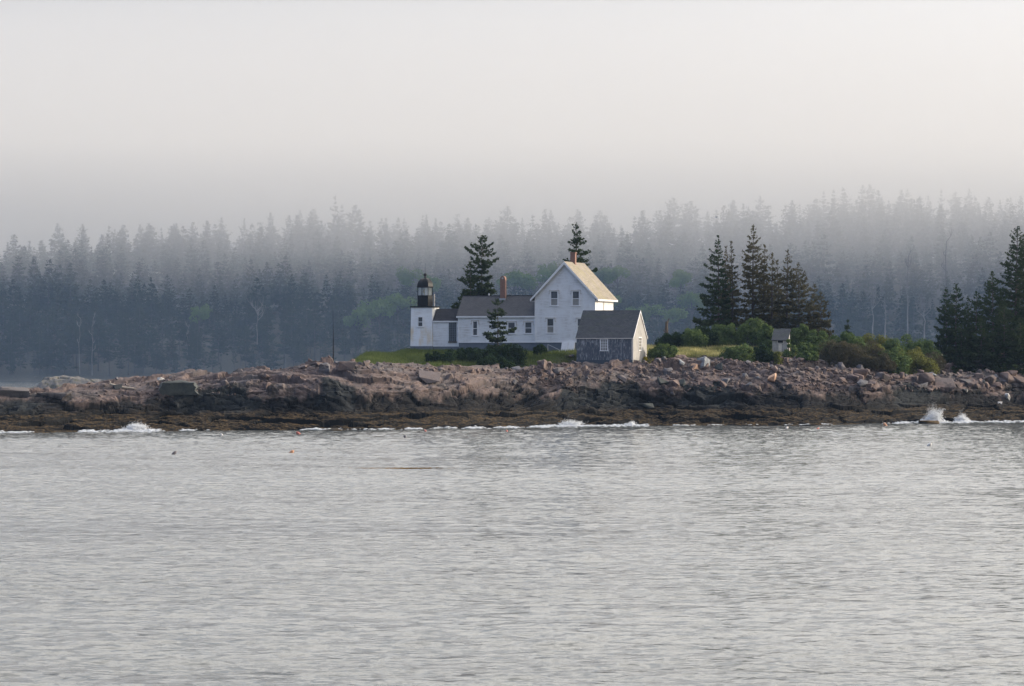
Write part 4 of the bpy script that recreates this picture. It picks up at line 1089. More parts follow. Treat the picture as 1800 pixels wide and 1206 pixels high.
def build_shed():
    PH = math.radians(19); c, s = math.cos(PH), math.sin(PH)
    YC = 420.6
    K = Vector(((1111.7-CX)/F*YC, YC, 0))
    w = -line_t(1013.6, K, c, s)
    O = Vector((K.x - w*c, K.y + w*s, 0))
    zg = zat(645.5, YC) 
    r_ = (1136-CX)/F; d = (r_*K.y - K.x)/(s - r_*c)        # depth so that the far gable corner falls on its column
    t = empty('shed', (O.x, O.y, zg), -PH, 'weathered grey boathouse shed with flaking paint standing on the rocks', 'shed')
    Z = lambda py, Y=YC+1: zat(py, Y) - zg
    zs, ze, zr = Z(632.8), Z(594.0), zat(545.2, YC + d/2) - zg
    ov = .10; sl = (zr-ze)/(d/2+ov); zw = ze + ov*sl - .12
    wall = MB()
    wall.box(0, w-.012, 0, .08, zs, zw).box(0, w-.012, d-.08, d, zs, zw)
    wall.prism_x([(0.081, zs), (d-.081, zs), (d-.081, zw), (d/2, zr-.14), (0.081, zw)], 0.002, .08)
    wall.build('wall', M['shed'], t)
    MB().prism_x([(0, zs), (d, zs), (d, zw), (d/2, zr-.14), (0, zw)], w-.01, w+.07).build('gable_wall', M['shed_side'], t)['label'] = 'pale vertical boarded gable wall'
    MB().box(-.03, w+.03, -.05, .07, .0, zs-.003).box(-.03, .08, .07, d, .3, zs-.003).build('skirt', M['skirt'], t)
    MB().box(w-.05, w+.04, .08, d-.05, zs-.22, zs-.004).build('sill_beam', M['shed_side'], t)
    for y in (.55, d*.5, d-.2):
        MB().box(w-.12, w+.03, y-.08, y+.08, -1.2, zs-.225).build('post', M['driftwood'], t)
    rf = MB().prism_x([(-ov, ze), (d/2, zr), (d/2, zr-.12), (-ov, ze-.07)], -.12, w+.13).build('roof', M['roof_shed'], t)
    MB().prism_x([(d+ov, ze), (d/2, zr), (d/2, zr-.12), (d+ov, ze-.07)], -.12, w+.13).build('roof', M['roof_shed'], t)
    MB().prism_x([(-ov, ze-.02), (d/2, zr-.02), (d/2, zr-.26), (-ov, ze-.16)], w+.132, w+.17).prism_x([(d+ov, ze-.02), (d/2, zr-.02), (d/2, zr-.26), (d+ov, ze-.16)], w+.132, w+.17).build('rake_board', M['trim'], rf)
    MB().box(-.1, w+.12, -ov-.035, -ov-.002, ze-.12, ze-.015).build('fascia', M['oldtrim'], rf)
    MB().box(w-.10, w+.09, -.02, -.002, zs, zw-.05).build('corner_board', M['oldtrim'], t)
    def four_pane(x0, x1, z0, z1):
        f = MB(); g = .09
        f.box(x0-g, x0, -.06, .0, z0, z1).box(x1, x1+g, -.06, .0, z0, z1).box(x0-g, x1+g, -.062, .0, z1, z1+g).box(x0-g-.04, x1+g+.04, -.10, .0, z0-g, z0)
        for i in (1, 2): xx = x0+(x1-x0)*i/3; f.box(xx-.018, xx+.018, -.045, -.02, z0, z1)
        for i in (1, 2, 3): zz = z0+(z1-z0)*i/4; f.box(x0, x1, -.04, -.021, zz-.018, zz+.018)
        o = f.build('window', M['trim'], t); MB().box(x0, x1, -.018, .001, z0, z1).build('pane', M['curtain'], o)
    xa, xb = (line_t(1056.2, O, c, s), line_t(1067.8, O, c, s))
    four_pane(xa, xb, Z(616.0, YC+1.5), Z(596.8, YC+1.5))
    # narrow gable window
    y0, y1 = d*.40, d*.60; z0, z1 = Z(615, YC+3), Z(594, YC+3)
    f = MB(); X = w+.07
    f.box(X, X+.05, y0-.1, y0, z0-.1, z1+.1).box(X, X+.05, y1, y1+.1, z0-.1, z1+.1).box(X, X+.05, y0, y1, z1, z1+.1).box(X, X+.08, y0, y1, z0-.1, z0)
    for i in (1, 2, 3): zz = z0+(z1-z0)*i/4; f.box(X, X+.035, y0, y1, zz-.02, zz+.02)
    o = f.build('window', M['trim'], t); MB().box(X, X+.015, y0, y1, z0, z1).build('pane', M['curtain'], o)
    return t
build_shed()

def build_outhouse():
    Y = 436.0; p = pt(1357.5, 611, Y); k = Y/F
    zg = ground(p.x+1, Y)
    t = empty('outhouse', (p.x, Y, zg), -math.radians(14), 'tiny weathered grey outhouse with a dark window hole among bushes', 'outhouse')
    w = 26*k/math.cos(math.radians(14)); d = 1.9
    z = lambda py: zat(py, Y) - zg
    zf, zr = z(596), z(578)
    MB().prism_x([(0, -.6), (d, -.6), (d, zr-.25), (d*.9, zr-.1), (0, zf)], 0, w).build('wall', M['shed_side'], t)['label'] = 'peeling pale boards'
    MB().prism_x([(-.18, zf-.12), (d*.95, zr+.02), (d*.95, zr-.08), (-.18, zf-.22)], -.1, w+.14).build('roof', M['roof_shed'], t)
    o = MB().box(w*.37, w*.72, -.03, .0, z(602.5), z(597.5)).build('window', M['black'], t)
    MB().box(w*.33, w*.37, -.05, 0, z(603), z(597)).box(w*.72, w*.76, -.05, 0, z(603), z(597)).box(w*.33, w*.76, -.05, 0, z(603.6), z(603)).build('frame', M['oldtrim'], o)
    MB().box(w*.42, w*.62, -.04, 0, -.3, z(604.4)).build('door', M['oldtrim'], t)
build_outhouse()

# handrail by the cellar steps
def build_rail():
    Y = 431.0
    a, b = pt(963, 605.5, Y), pt(983, 615, Y-.6)
    ga, gb = ground(a.x, a.y), ground(b.x, b.y)
    t = empty('handrail', (a.x, a.y, ga), 0, 'thin sloping metal handrail beside the white cellar doors', 'railing')
    L = lambda v: (v[0]-a.x, v[1]-a.y, v[2]-ga)
    MB().tube(L(a), L(b), .035, .035, 6).build('rail', M['steel'], t)
    MB().tube(L((a.x, a.y, ga-.2)), L(a), .035, .035, 6).build('post', M['steel'], t)
    MB().tube(L((b.x, b.y, gb-.2)), L(b), .035, .035, 6).build('post', M['steel'], t)
build_rail()
def build_mast():
    Y = 412.0; x = (586-CX)/F*Y; g = ground(x, Y)
    t = empty('mast', (x, Y, g-.2), 0, 'slim dark bare mast standing on the rocks left of the lighthouse', 'mast')
    top = zat(545.5, Y) - g
    MB().tube((0, 0, 0), (0, 0, top*.55), .085, .07, 8).build('pole', M['black'], t)
    MB().tube((0, 0, top*.55), (-.05, 0, top+.2), .055, .022, 6).build('whip', M['black'], t)
build_mast()
def build_stump():
    Y = 444.0; x = (1171.5-CX)/F*Y; g = ground(x, Y)
    h = zat(560.5, Y) - g; rr = random.Random(4)
    t = empty('broken_stump', (x, Y, g), 0, 'jagged brown broken tree stump left of the bush hedge', 'stump')
    n = 10; V = []; Fs = []
    for k in range(7):
        for i in range(n):
            a = 2*math.pi*i/n; r = (.36-.03*k)*rr.uniform(.85, 1.15); V.append((r*math.cos(a), r*math.sin(a), -.3 + (h*.82+.3)*k/6 + (rr.uniform(-.05, .45) if k == 6 else 0)))
    for k in range(6):
        for i in range(n): Fs.append((k*n+i, k*n+(i+1) % n, (k+1)*n+(i+1) % n, (k+1)*n+i))
    Fs.append(tuple(range(6*n, 7*n)))
    MB().add(V, Fs).build('trunk', M['wood'], t)
    MB().tube((.05, 0, h*.75), (.28, 0, h), .14, .07, 6).tube((.28, 0, h), (.5, 0, h-.05), .08, .03, 6).tube((-.1, 0, h*.5), (-.42, -.1, h*.62), .08, .04, 6).build('splinter', M['wood'], t)
build_stump()

# ------------------------------------------------------------------ island trees
G1 = 'spruces of the island grove'
grove = [
 (1263.3, 414.8, 450, 3.7, 'dense dark spruce at the left end of the island grove, branches sweeping left', dict(asym=(-.25, 0), dens=8)),
 (1275.5, 434.0, 453, 2.2, 'thin brownish spruce close behind the leftmost grove spruce', dict(mat='needle_dry', gap=.25)),
 (1288.3, 424.8, 451, 2.0, 'sparsest spindly spruce of the grove, just left of the tallest', dict(mat='needle_dry', gap=.4, bare=.2)),
 (1323.0, 397.0, 452, 3.2, 'tallest spruce of the island grove', dict(mat='needle_dry', gap=.15, bare=.12, power=.7)),
 (1341.5, 431.0, 454, 2.5, 'slim spruce right against the tallest grove spruce', dict(mat='needle_dry', gap=.2, bare=.15)),
 (1356.8, 445.0, 452, 2.4, 'middle-height spruce in the heart of the grove, thin crown', dict(mat='needle_dry', gap=.28, bare=.2)),
 (1369.0, 457.0, 455, 2.1, 'ragged spruce with bare lower trunk between thin-crowned grove spruces', dict(mat='needle_dry', gap=.4, bare=.3)),
 (1382.8, 439.7, 451, 2.5, 'pointed spruce with open crown second from the grove\'s right side', dict(mat='needle_dry', gap=.2, bare=.15, power=.7)),
 (1405.0, 463.0, 450, 3.6, 'broad spruce near the right end of the grove behind the outhouse', dict(mat='needle_dry', gap=.08, asym=(.15, 0))),
 (1443.5, 513.0, 450, 2.6, 'small low spruce at the right end of the grove', dict(mat='needle_dry', asym=(.2, 0))),
 (1430.0, 500.0, 452, 2.2, 'half-hidden spruce between the broad and the small right-end grove spruces', dict(mat='needle_dry', gap=.15)),
]
for i, (px, py, Y, r, lab, kw) in enumerate(grove):
    place_spruce('spruce_tree', lab, px, py, Y, r, 20+i, G1, **kw)
G2 = 'big spruces at the right edge'
for i, (px, py, Y, r, lab, kw) in enumerate([
 (1680, 500, 446, 3.7, 'bushy low spruce at the left of the right edge spruces', dict(dens=9)),
 (1663.5, 506, 448, 2.9, 'lower twin top leaning on the bushy right edge spruce', dict(dens=8)),
 (1703, 520, 452, 2.2, 'thin open spruce filling the gap between right edge spruces', dict(gap=.35)),
 (1716, 512, 447, 3.6, 'mid-height spruce tucked under the big right edge spruce', dict(dens=8)),
 (1746, 478, 449, 4.6, 'spruce shoulder just left of the tallest right edge spruce', dict(dens=9)),
 (1785, 400, 452, 5.6, 'tallest dark spruce at the right edge of the island', dict(dens=8, power=.8)),
 (1803, 412, 456, 5.2, 'dark spruce cut by the right picture edge, behind the tallest', dict(dens=7)),
 (1765, 535, 444, 4.4, 'front spruce with lowest branches over the right rocks', dict(dens=9, bare=.02)),
 (1725, 560, 442.5, 3.6, 'low wide spruce at the front foot of the right edge group', dict(dens=9, bare=.01)),
 (1795, 560, 442.5, 3.8, 'low spruce at the right picture edge over the rocks', dict(dens=9, bare=.01)),
 (1690, 570, 443, 2.8, 'low spruce filling under the bushy right edge spruce', dict(dens=9, bare=.01)),
 (1830, 470, 448, 4.2, 'dark spruce just beyond the right picture edge', dict(dens=7)),
]):
    place_spruce('spruce_tree', lab, px, py, Y, r, 50+i, G2, bare=kw.pop('bare', .03), **kw)
place_spruce('spruce_tree', 'tall open spruce behind the low wing roof', 847, 415, 449, 3.6, 71, 'spruces behind the house', bare=.3, gap=.12, ragged=.5, dens=9, tuft=.42, power=.55)
place_spruce('spruce_tree', 'lower leaning spruce left of the tall one behind the wing', 828, 461, 447, 3.0, 72, 'spruces behind the house', bare=.2, gap=.12, ragged=.5, dens=9, tuft=.42, asym=(-.3, 0), power=.6)
place_spruce('spruce_tree', 'dense little-topped spruce rising behind the gabled house chimney', 1015.5, 394, 450, 3.6, 73, 'spruces behind the house', bare=.25, gap=.08, ragged=.45, dens=9, tuft=.42, power=.7)
place_spruce('spruce_tree', 'small sparse spruce with bare stem in front of the wing', 875, 526, 426.5, 2.5, 74, None, bare=.12, gap=.12, ragged=.45, dens=13, spacing=.5, power=.55)
place_spruce('spruce_tree', 'tiny spruce sapling poking above the shrubs right of the grove', 1490.5, 562, 445, .9, 75, None, bare=.02, dens=10)

# ------------------------------------------------------------------ bushes
def bush_mesh(seed, w, d, h, leaf=0.17, n=6500, lobes=30, twiggy=False):
    rng = np.random.default_rng(seed)
    pos, out = [], []
    C, R = [], []
    for i in range(lobes):
        a = rng.uniform(0, 6.28); q = math.sqrt(rng.uniform(0, 1))*.86
        rr = min(h, w*.6)*rng.uniform(.13, .31)
        C.append((math.cos(a)*q*w/2, math.sin(a)*q*d/2, max(rr*.5, (h - rr)*rng.uniform(.35, 1.0)*(1-.45*q*q)))); R.append(rr)
    C = np.array(C); R = np.array(R)
    per = n//lobes
    for c, r in zip(C, R):
        dd = rng.normal(0, 1, (per, 3)); dd /= np.linalg.norm(dd, axis=1, keepdims=True)
        lump = 1 + .22*np.sin(dd[:, 0]*7 + c[0]*3)*np.sin(dd[:, 1]*6 + c[1])*np.sin(dd[:, 2]*7)
        p = c + dd*r*(lump*rng.uniform(.72, 1.06, per))[:, None]
        D = np.linalg.norm(p[:, None, :] - C[None], axis=2)/R[None]
        keep = ((D < .62).sum(1) == 0) & (p[:, 2] > -.1)
        pos.append(p[keep]); out.append(dd[keep])
    # skirt down to the ground
    k = n//6; a = rng.uniform(0, 6.28, k); q = rng.uniform(.6, .95, k)
    pos.append(np.stack([np.cos(a)*q*w/2, np.sin(a)*q*d/2, rng.uniform(0, h*.4, k)], 1)); out.append(np.stack([np.cos(a), np.sin(a), np.full(k, .3)], 1))
    P = np.vstack(pos); O = np.vstack(out); O[:, 2] += .25
    V, Q = leafquads(P, O, leaf, rng, 2, .16 if twiggy else .42, 1.0, not twiggy)
    segs = []
    for c, r in zip(C, R): segs.append(((c[0]*.4, c[1]*.4, -.2), (c[0], c[1], c[2]), .05, .02))
    return (V, Q), cones(segs, 4)
def place_bush(label, px0, px1, pyt, Y, mat, seed, group=None, depth=None, pyb=None, cat='bush', name='bush', **kw):
    px = (px0+px1)/2; x = (px-CX)/F*Y
    g = ground(x, Y); w = (px1-px0)/F*Y; h = max(.4, zat(pyt, Y) - g)
    (V, Q), (SV, SQ) = bush_mesh(seed, w, depth or max(1.2, w*.6), h, **kw)
    t = empty(name, (x, Y, g - .1), 0, label, cat, group)
    link('foliage', np_mesh('foliage', V, Q, None, [M[mat]]), t); link('stem', np_mesh('stem', SV, SQ, None, [M['trunk']]), t)
GB = 'dark bushes below the wing'
for i, (a, b, py, Y, mat, lab, kw) in enumerate([
 (744, 806, 612, 418, 'bush_dark', 'low dark bush at the left end below the lighthouse passage', {}),
 (782, 850, 604, 420, 'bush_dark', 'dark bush under the narrow wing window', {}),
 (826, 884, 605, 421, 'bush_dark', 'dark bush at the foot of the small bare-stemmed spruce', {}),
 (866, 928, 598, 421, 'bush_dark', 'tallest dark bush right of the small spruce', {}),
 (825, 910, 620, 417, 'bush_dark', 'dark bush hanging over the rocks below the small spruce', {}),
 (938, 962, 603, 429.5, 'bush_dark', 'small dark bush against the house foundation beside the handrail', {}),
 ]):
    place_bush(lab, a, b, py, Y, mat, 100+i, GB, n=5200, **kw)
GC = 'bushes along the island crest'
for i, (a, b, py, Y, mat, lab, kw) in enumerate([
 (1141, 1190, 601, 425, 'bush', 'round green bush just right of the grey shed', dict(n=5500)),
 (1152, 1212, 578, 439, 'bush_dark', 'low dark bush at the left end of the hedge beside the stump', {}),
 (1200, 1262, 568, 440, 'bush_dark', 'dark green hedge bush under the leftmost grove spruce', dict(n=6500)),
 (1245, 1310, 560, 441, 'bush', 'tall green hedge bush under the sparsest grove spruce', dict(n=7500)),
 (1292, 1360, 552, 441, 'bush', 'tallest lumpy green bush left of the outhouse', dict(n=8000)),
 (1268, 1330, 600, 428, 'bush', 'wide low bush above the right boulders, in front of the hedge', dict(n=6000)),
 (1318, 1366, 602, 429, 'bush_dark', 'darker low bush directly left below the outhouse', dict(n=5000)),
 (1372, 1399, 595, 431, 'bush', 'small round bush hiding the outhouse door', dict(n=2500, lobes=5)),
 (1386, 1428, 566, 442, 'bush', 'green bush right behind the outhouse', dict(n=5500)),
 (1415, 1466, 575, 440, 'bush', 'green bush under the right end of the grove', dict(n=5500)),
 (1455, 1520, 577, 441, 'bush', 'sunlit green shrub under the tiny spruce sapling', dict(n=6000)),
 (1505, 1575, 580, 442, 'bush_yellow', 'sunlit shrub crest in the gap right of the sapling', dict(n=6000)),
 (1560, 1645, 582, 443, 'bush', 'shrub crest touching the right edge spruces', dict(n=6500)),
 (1436, 1500, 590, 433, 'bush_brown', 'brown twiggy shrub right of the small grass patch', dict(n=8000, twiggy=True)),
 (1485, 1560, 593, 434, 'bush_brown', 'brown twiggy shrub below the sunlit shrub crest', dict(n=8000, twiggy=True)),
 (1520, 1580, 598, 436, 'bush_yellow', 'yellow-green shrub in the middle of the right thicket', dict(n=6000)),
 (1570, 1632, 602, 438, 'bush_yellow', 'bright yellow-green shrub left of the bushy right spruce', dict(n=6000)),
 (1495, 1575, 616, 432, 'bush_brown', 'low brown scrub along the rubble below the yellow shrubs', dict(n=8000, twiggy=True)),
 (1600, 1660, 612, 437, 'bush_brown', 'brown shrub at the foot of the bushy right spruce', dict(n=7000, twiggy=True)),
 (1400, 1440, 613, 430, 'bush', 'low green shrub between grass and brown twigs', dict(n=4000)),
 (1195, 1245, 572, 438, 'bush', 'sunlit green top of the hedge over the grass patch', dict(n=6000)),
 (1330, 1368, 565, 439, 'bush', 'green hedge bush touching the outhouse wall', dict(n=6000)),
 (1445, 1520, 596, 432, 'bush_brown', 'brown twigs spreading low over the rubble right of the grass', dict(n=8000, twiggy=True)),
 (1560, 1650, 611, 436.5, 'bush_yellow', 'low yellow-green scrub running into the bushy right spruce', dict(n=6500)),
 (1535, 1600, 604, 434, 'bush', 'sunlit green scrub in the hollow of the right thicket', dict(n=6500)),
 (1398, 1440, 600, 436, 'bush', 'low green scrub just right of the outhouse', dict(n=5000)),
 (1540, 1600, 590, 439, 'bush', 'fresh green shrub between the yellow-green shrubs', dict(n=6000)),
 (1470, 1530, 585, 437, 'bush', 'fresh green shrub behind the brown twigs', dict(n=6000)),
 (1600, 1650, 592, 440, 'bush', 'fresh green shrub tucked against the bushy right spruce', dict(n=5500)),
 (1360, 1376, 612, 428, 'bush_yellow', 'little yellow-green shrub at the outhouse foot', dict(n=1800, lobes=4)),
 ]):
    place_bush(lab, a, b, py, Y, mat, 140+i, GC, **kw)
place_bush('clump of yellow goldenrod at the shed\'s right corner', 1129, 1143, 620, 424.5, 'goldenrod', 190, None, n=1500, lobes=4, leaf=.12, cat='flowers', name='goldenrod')

# ------------------------------------------------------------------ grass
def make_grass():
    rng = np.random.default_rng(9)
    N = 420000
    x = rng.uniform(-30, 75, N); Y = rng.uniform(395, 452, N)
    keep = (turf_w(x, Y) > rng.uniform(.25, .9, N)) & (Y < 446)
    x, Y = x[keep], Y[keep]
    px = CX + F*x/Y
    c = 0.5 + fbm(x*.35, Y*.35, 66, 3)
    fx = ((x - XS[0])/.2).astype(int); fy = ((Y - YS[0])/.2).astype(int)
    z = GZ[fy, fx]
    n = len(x)
    h = rng.uniform(.22, .60, n)*(.6 + .8*c); w = rng.uniform(.025, .055, n)
    a = rng.uniform(0, 6.28, n); lean = rng.normal(0, .35, (n, 2))*h[:, None]
    p0 = np.stack([x - np.cos(a)*w, Y - np.sin(a)*w, z - .05], 1); p1 = np.stack([x + np.cos(a)*w, Y + np.sin(a)*w, z - .05], 1)
    p2 = np.stack([x + lean[:, 0], Y + lean[:, 1], z + h], 1)
    V = np.stack([p0, p1, p2], 1).reshape(-1, 3)
    me = np_mesh('grass', V, None, np.arange(len(V)).reshape(-1, 3), [M['grass']])
    tag(link('grass', me), 'long uncut grass on the island turf', 'grass', None, 'stuff')
make_grass()

# ------------------------------------------------------------------ rocks
def hull_rock(seed, flat=1.0, cut=0.12, n=16):
    rr = random.Random(seed); bm = bmesh.new()
    for i in range(n):
        v = Vector((rr.uniform(-1, 1), rr.uniform(-1, 1), rr.uniform(-1, 1)))
        m = max(abs(v.x), abs(v.y), abs(v.z)); v = v/m*rr.uniform(.78, 1.0)
        bm.verts.new((v.x*.5, v.y*.5, v.z*.5*flat))
    r = bmesh.ops.convex_hull(bm, input=bm.verts[:])
    junk = [g for g in r['geom_interior'] if isinstance(g, bmesh.types.BMVert)]
    bmesh.ops.delete(bm, geom=junk, context='VERTS')
    bmesh.ops.dissolve_limit(bm, angle_limit=math.radians(14), verts=bm.verts[:], edges=bm.edges[:])
    bmesh.ops.bevel(bm, geom=bm.edges[:], offset=.035, segments=1, affect='EDGES', clamp_overlap=True)
    bmesh.ops.triangulate(bm, faces=bm.faces[:])
    bmesh.ops.recalc_face_normals(bm, faces=bm.faces[:])
    V = np.array([v.co[:] for v in bm.verts]); T = np.array([[v.index for v in f.verts] for f in bm.faces])
    bm.verts.index_update()
    T = np.array([[v.index for v in f.verts] for f in bm.faces])
    bm.free(); return V, T
ROCKS = [hull_rock(900+i, n=13+i % 6) for i in range(14)]
def block_rock(seed):
    rr = random.Random(seed); bm = bmesh.new()
    for x in (-.5, .5):
        for y in (-.5, .5):
            for z in (-.5, .5): bm.verts.new((x*rr.uniform(.72, 1), y*rr.uniform(.72, 1), z*rr.uniform(.7, 1)))
    for i in range(3): bm.verts.new((rr.uniform(-.4, .4), rr.uniform(-.4, .4), rr.uniform(.5, .56)))
    bmesh.ops.convex_hull(bm, input=bm.verts[:])
    bmesh.ops.dissolve_limit(bm, angle_limit=math.radians(8), verts=bm.verts[:], edges=bm.edges[:])
    bmesh.ops.triangulate(bm, faces=bm.faces[:])
    for k in range(3): bmesh.ops.subdivide_edges(bm, edges=bm.edges[:], cuts=1, use_grid_fill=True)
    C3 = np.array([v.co[:] for v in bm.verts])
    n1 = fbm(C3[:, 0]*3 + C3[:, 2]*2 + seed, C3[:, 1]*3 - C3[:, 2]*2.4, seed, 4); n2 = fbm(C3[:, 2]*4 + seed, C3[:, 0]*3 + C3[:, 1]*2, seed+5, 3)
    for v, a, b in zip(bm.verts, n1, n2): v.co = v.co*(1 + .20*a) + Vector((.10*b, .08*a, .14*b*(1 if v.co.z > 0 else .3)))
    bmesh.ops.triangulate(bm, faces=bm.faces[:]); bmesh.ops.recalc_face_normals(bm, faces=bm.faces[:]); bm.verts.index_update()
    V = np.array([v.co[:] for v in bm.verts]); T = np.array([[v.index for v in f.verts] for f in bm.faces]); bm.free(); return V, T
ROCKS += [block_rock(950+i) for i in range(5)]
RM = [np_mesh('boulder', v, None, t, [M['boulder']]) for v, t in ROCKS]
RM_SPECIAL = {}
rb = random.Random(77)
def boulder(px, py, wpx, hpx, lab, group=None, mat=None, k=None, rot=None, name='boulder', sink=.36, dpx=None):
    p = hit(px, py + hpx*.35)
    if p is None: return
    i = rb.randrange(15) if k is None else k
    me = RM[i]
    if mat:
        key = (i, mat)
        if key not in RM_SPECIAL:
            m2 = RM[i].copy(); m2.materials[0] = M[mat]; RM_SPECIAL[key] = m2
        me = RM_SPECIAL[key]
    s = p.y/F
    w, h = wpx*s, hpx*s*1.15
    o = link(name, me, None, (p.x, p.y + w*.25, ground(p.x, p.y + w*.25) + h*(.5-sink)), rot or (rb.uniform(-.25, .25), rb.uniform(-.22, .22), rb.uniform(0, 6.28)), (w, (dpx*s if dpx else w*rb.uniform(.7, 1.0)), h))
    tag(o, lab, 'boulder' if name == 'boulder' else 'rock', group)
# rocks one can pick out
for a in [
 (311, 677, 72, 24, 'big dark greenish block boulder on the left ledge', None, 'darkrock', 14, (0, 0, .12)),
 (281, 668, 17, 9, 'smooth whitish boulder on the left end of the dark block', None, 'palerock', 5),
 (22, 692, 60, 13, 'lichened tan slab at the left picture edge', None, None, 15, (.1, .06, .2)),
 (90, 692, 60, 12, 'flat pinkish slab right of the tan slab at far left', None, None, 16, (0, 0, -.1)),
 (1237, 645, 22, 18, 'blue-grey square boulder in the row right of the shed', None, 'greyrock', 15),
 (1264, 648, 15, 17, 'greenish upright boulder beside the blue-grey square one', None, 'darkrock', 6),
 (1219, 647, 16, 12, 'tan rounded boulder left of the blue-grey square one', None, 'tanrock', 8),
 (1200, 648, 20, 14, 'pale grey boulder in the row just right of the shed steps', None, 'greyrock', 9),
 (1175, 649, 18, 12, 'pinkish boulder at the left end of the row right of the shed', None, None, 10),
 (1358, 672, 26, 16, 'orange-tan sunlit boulder on the open granite slope', None, 'tanrock', 7),
 (1198, 676, 17, 13, 'dark angular boulder with one pale face on the bare slope', None, 'darkrock', 11),
 (1165, 683, 30, 13, 'dark wedge slab left of the angular dark boulder', None, 'darkrock', 12),
 (1313, 640, 15, 9, 'pink block under the wide low bush', None, None, 0),
 (1770, 704, 11, 14, 'pale upright stone on the dark weed ledge at right', None, 'palerock', 13),
 (1758, 706, 9, 9, 'small whitish stone left of the pale upright one', None, 'palerock', 6),
 (1699, 698, 6, 8, 'tiny pale stone on the black ledge right of the spray', None, 'palerock', 9),
 (1770, 663, 18, 14, 'big pink cube boulder under the right spruces', None, None, 18),
 (1625, 672, 34, 24, 'large leaning pink boulder midway along the right rubble', None, None, 5),
 (1660, 680, 44, 26, 'largest pink boulder of the right rubble', None, None, 7),
 (1638, 662, 18, 10, 'pale blue-grey slab between the large pink boulders', None, 'greyrock', 2),
 (1700, 672, 24, 16, 'rounded pink boulder right of the largest one', None, None, 8),
 (1720, 645, 46, 13, 'dark low boulder lying under the right spruce branches', None, 'darkrock', 4),
 (607, 650, 34, 16, 'big grey-pink block below the mast', None, None, 16, (0, 0, .15)),
 (570, 650, 28, 18, 'pink block left of the big grey-pink one under the mast', None, None, 17),
 (533, 648, 20, 11, 'rounded dark boulder in the pile left of the mast', None, None, 6),
 (556, 643, 26, 9, 'flat slab on the pile just left of the mast', None, None, 12),
 (498, 645, 13, 10, 'reddish stone at the left end of the pile by the mast', None, 'tanrock', 0),
 (510, 647, 14, 9, 'dark stone beside the reddish one in the pile', None, 'darkrock', 3),
 (790, 665, 20, 17, 'round pink boulder on the ledge below the dark bushes', None, None, 5),
 (755, 668, 40, 24, 'broad smooth pink hump of granite below the lighthouse', None, None, 8, (0, 0, .1)),
 (1130, 712, 36, 12, 'dark block on the weed ledge below the shed', None, 'darkrock', 5, (0, 0, .2)),
 ]:
    boulder(*a)
for a in [
 (1628, 743, 46, 8, 'low weed-covered rock awash in front of the spray', None, 'weedrock', 5, (0, 0, .05), 'weedy_rock', .35),
 (585, 757, 38, 4, 'flat weedy rock awash below the mast', None, 'weedrock', 3, (0, 0, 0), 'weedy_rock', .35),
 ]:
    px, py, w, h = a[:4]; Y = float(shore(np.array((px-CX)/F*405.))) - 2.0
    o = link('weedy_rock', RM[a[7]].copy(), None, pt(px, py+h*.3, Y), (.05, .03, .1), (w*Y/F, w*Y/F*.45, h*Y/F*1.3)); o.data.materials[0] = M['weedrock']; o.location.z = .12
    tag(o, a[4], 'rock')
# loose boulders by zone: (count, px range, py range(top,bottom), size px, label, group)
zones = [
 (26, 478, 720, 634, 652, (7, 17), 'pink granite boulder in the pile at the turf edge left of the dark bushes', 'pile at the turf edge left of the dark bushes'),
 (18, 720, 900, 645, 660, (6, 14), 'small pink boulder along the ledge under the dark bushes', 'stones along the ledge under the dark bushes'),
 (40, 900, 1020, 632, 672, (7, 20), 'tumbled boulder in the rubble fan between dark bushes and shed', 'rubble fan left of the shed'),
 (12, 1020, 1140, 650, 668, (8, 20), 'boulder under the front skirt of the grey shed', 'boulders under the shed'),
 (34, 1140, 1300, 632, 656, (8, 19), 'boulder in the stacked row right of the shed under the grass patch', 'stacked row right of the shed'),
 (46, 1290, 1500, 636, 665, (8, 20), 'boulder of the rubble bank below the outhouse and low bushes', 'rubble bank below the outhouse'),
 (40, 1480, 1660, 640, 670, (7, 18), 'boulder of the rubble bank below the brown and yellow shrubs', 'rubble bank below the right thicket'),
 (44, 1500, 1800, 658, 690, (14, 34), 'tumbled pink boulder on the shore below the right edge spruces', 'big tumbled boulders at right'),
 (16, 1180, 1500, 664, 690, (8, 22), 'loose boulder scattered on the bare granite slope right of the shed', 'loose boulders on the bare slope'),
 (14, 190, 480, 668, 700, (8, 20), 'loose boulder on the low left ledge beyond the dark block', 'loose boulders on the left ledge'),
]
for n_, a, b, c, d, (s0, s1), lab, grp in zones:
    for i in range(n_):
        u = rb.random(); w = s0 + (s1-s0)*rb.random()**1.6
        boulder(a + (b-a)*rb.random(), c + (d-c)*u, w, w*rb.uniform(.45, .85), lab, grp)
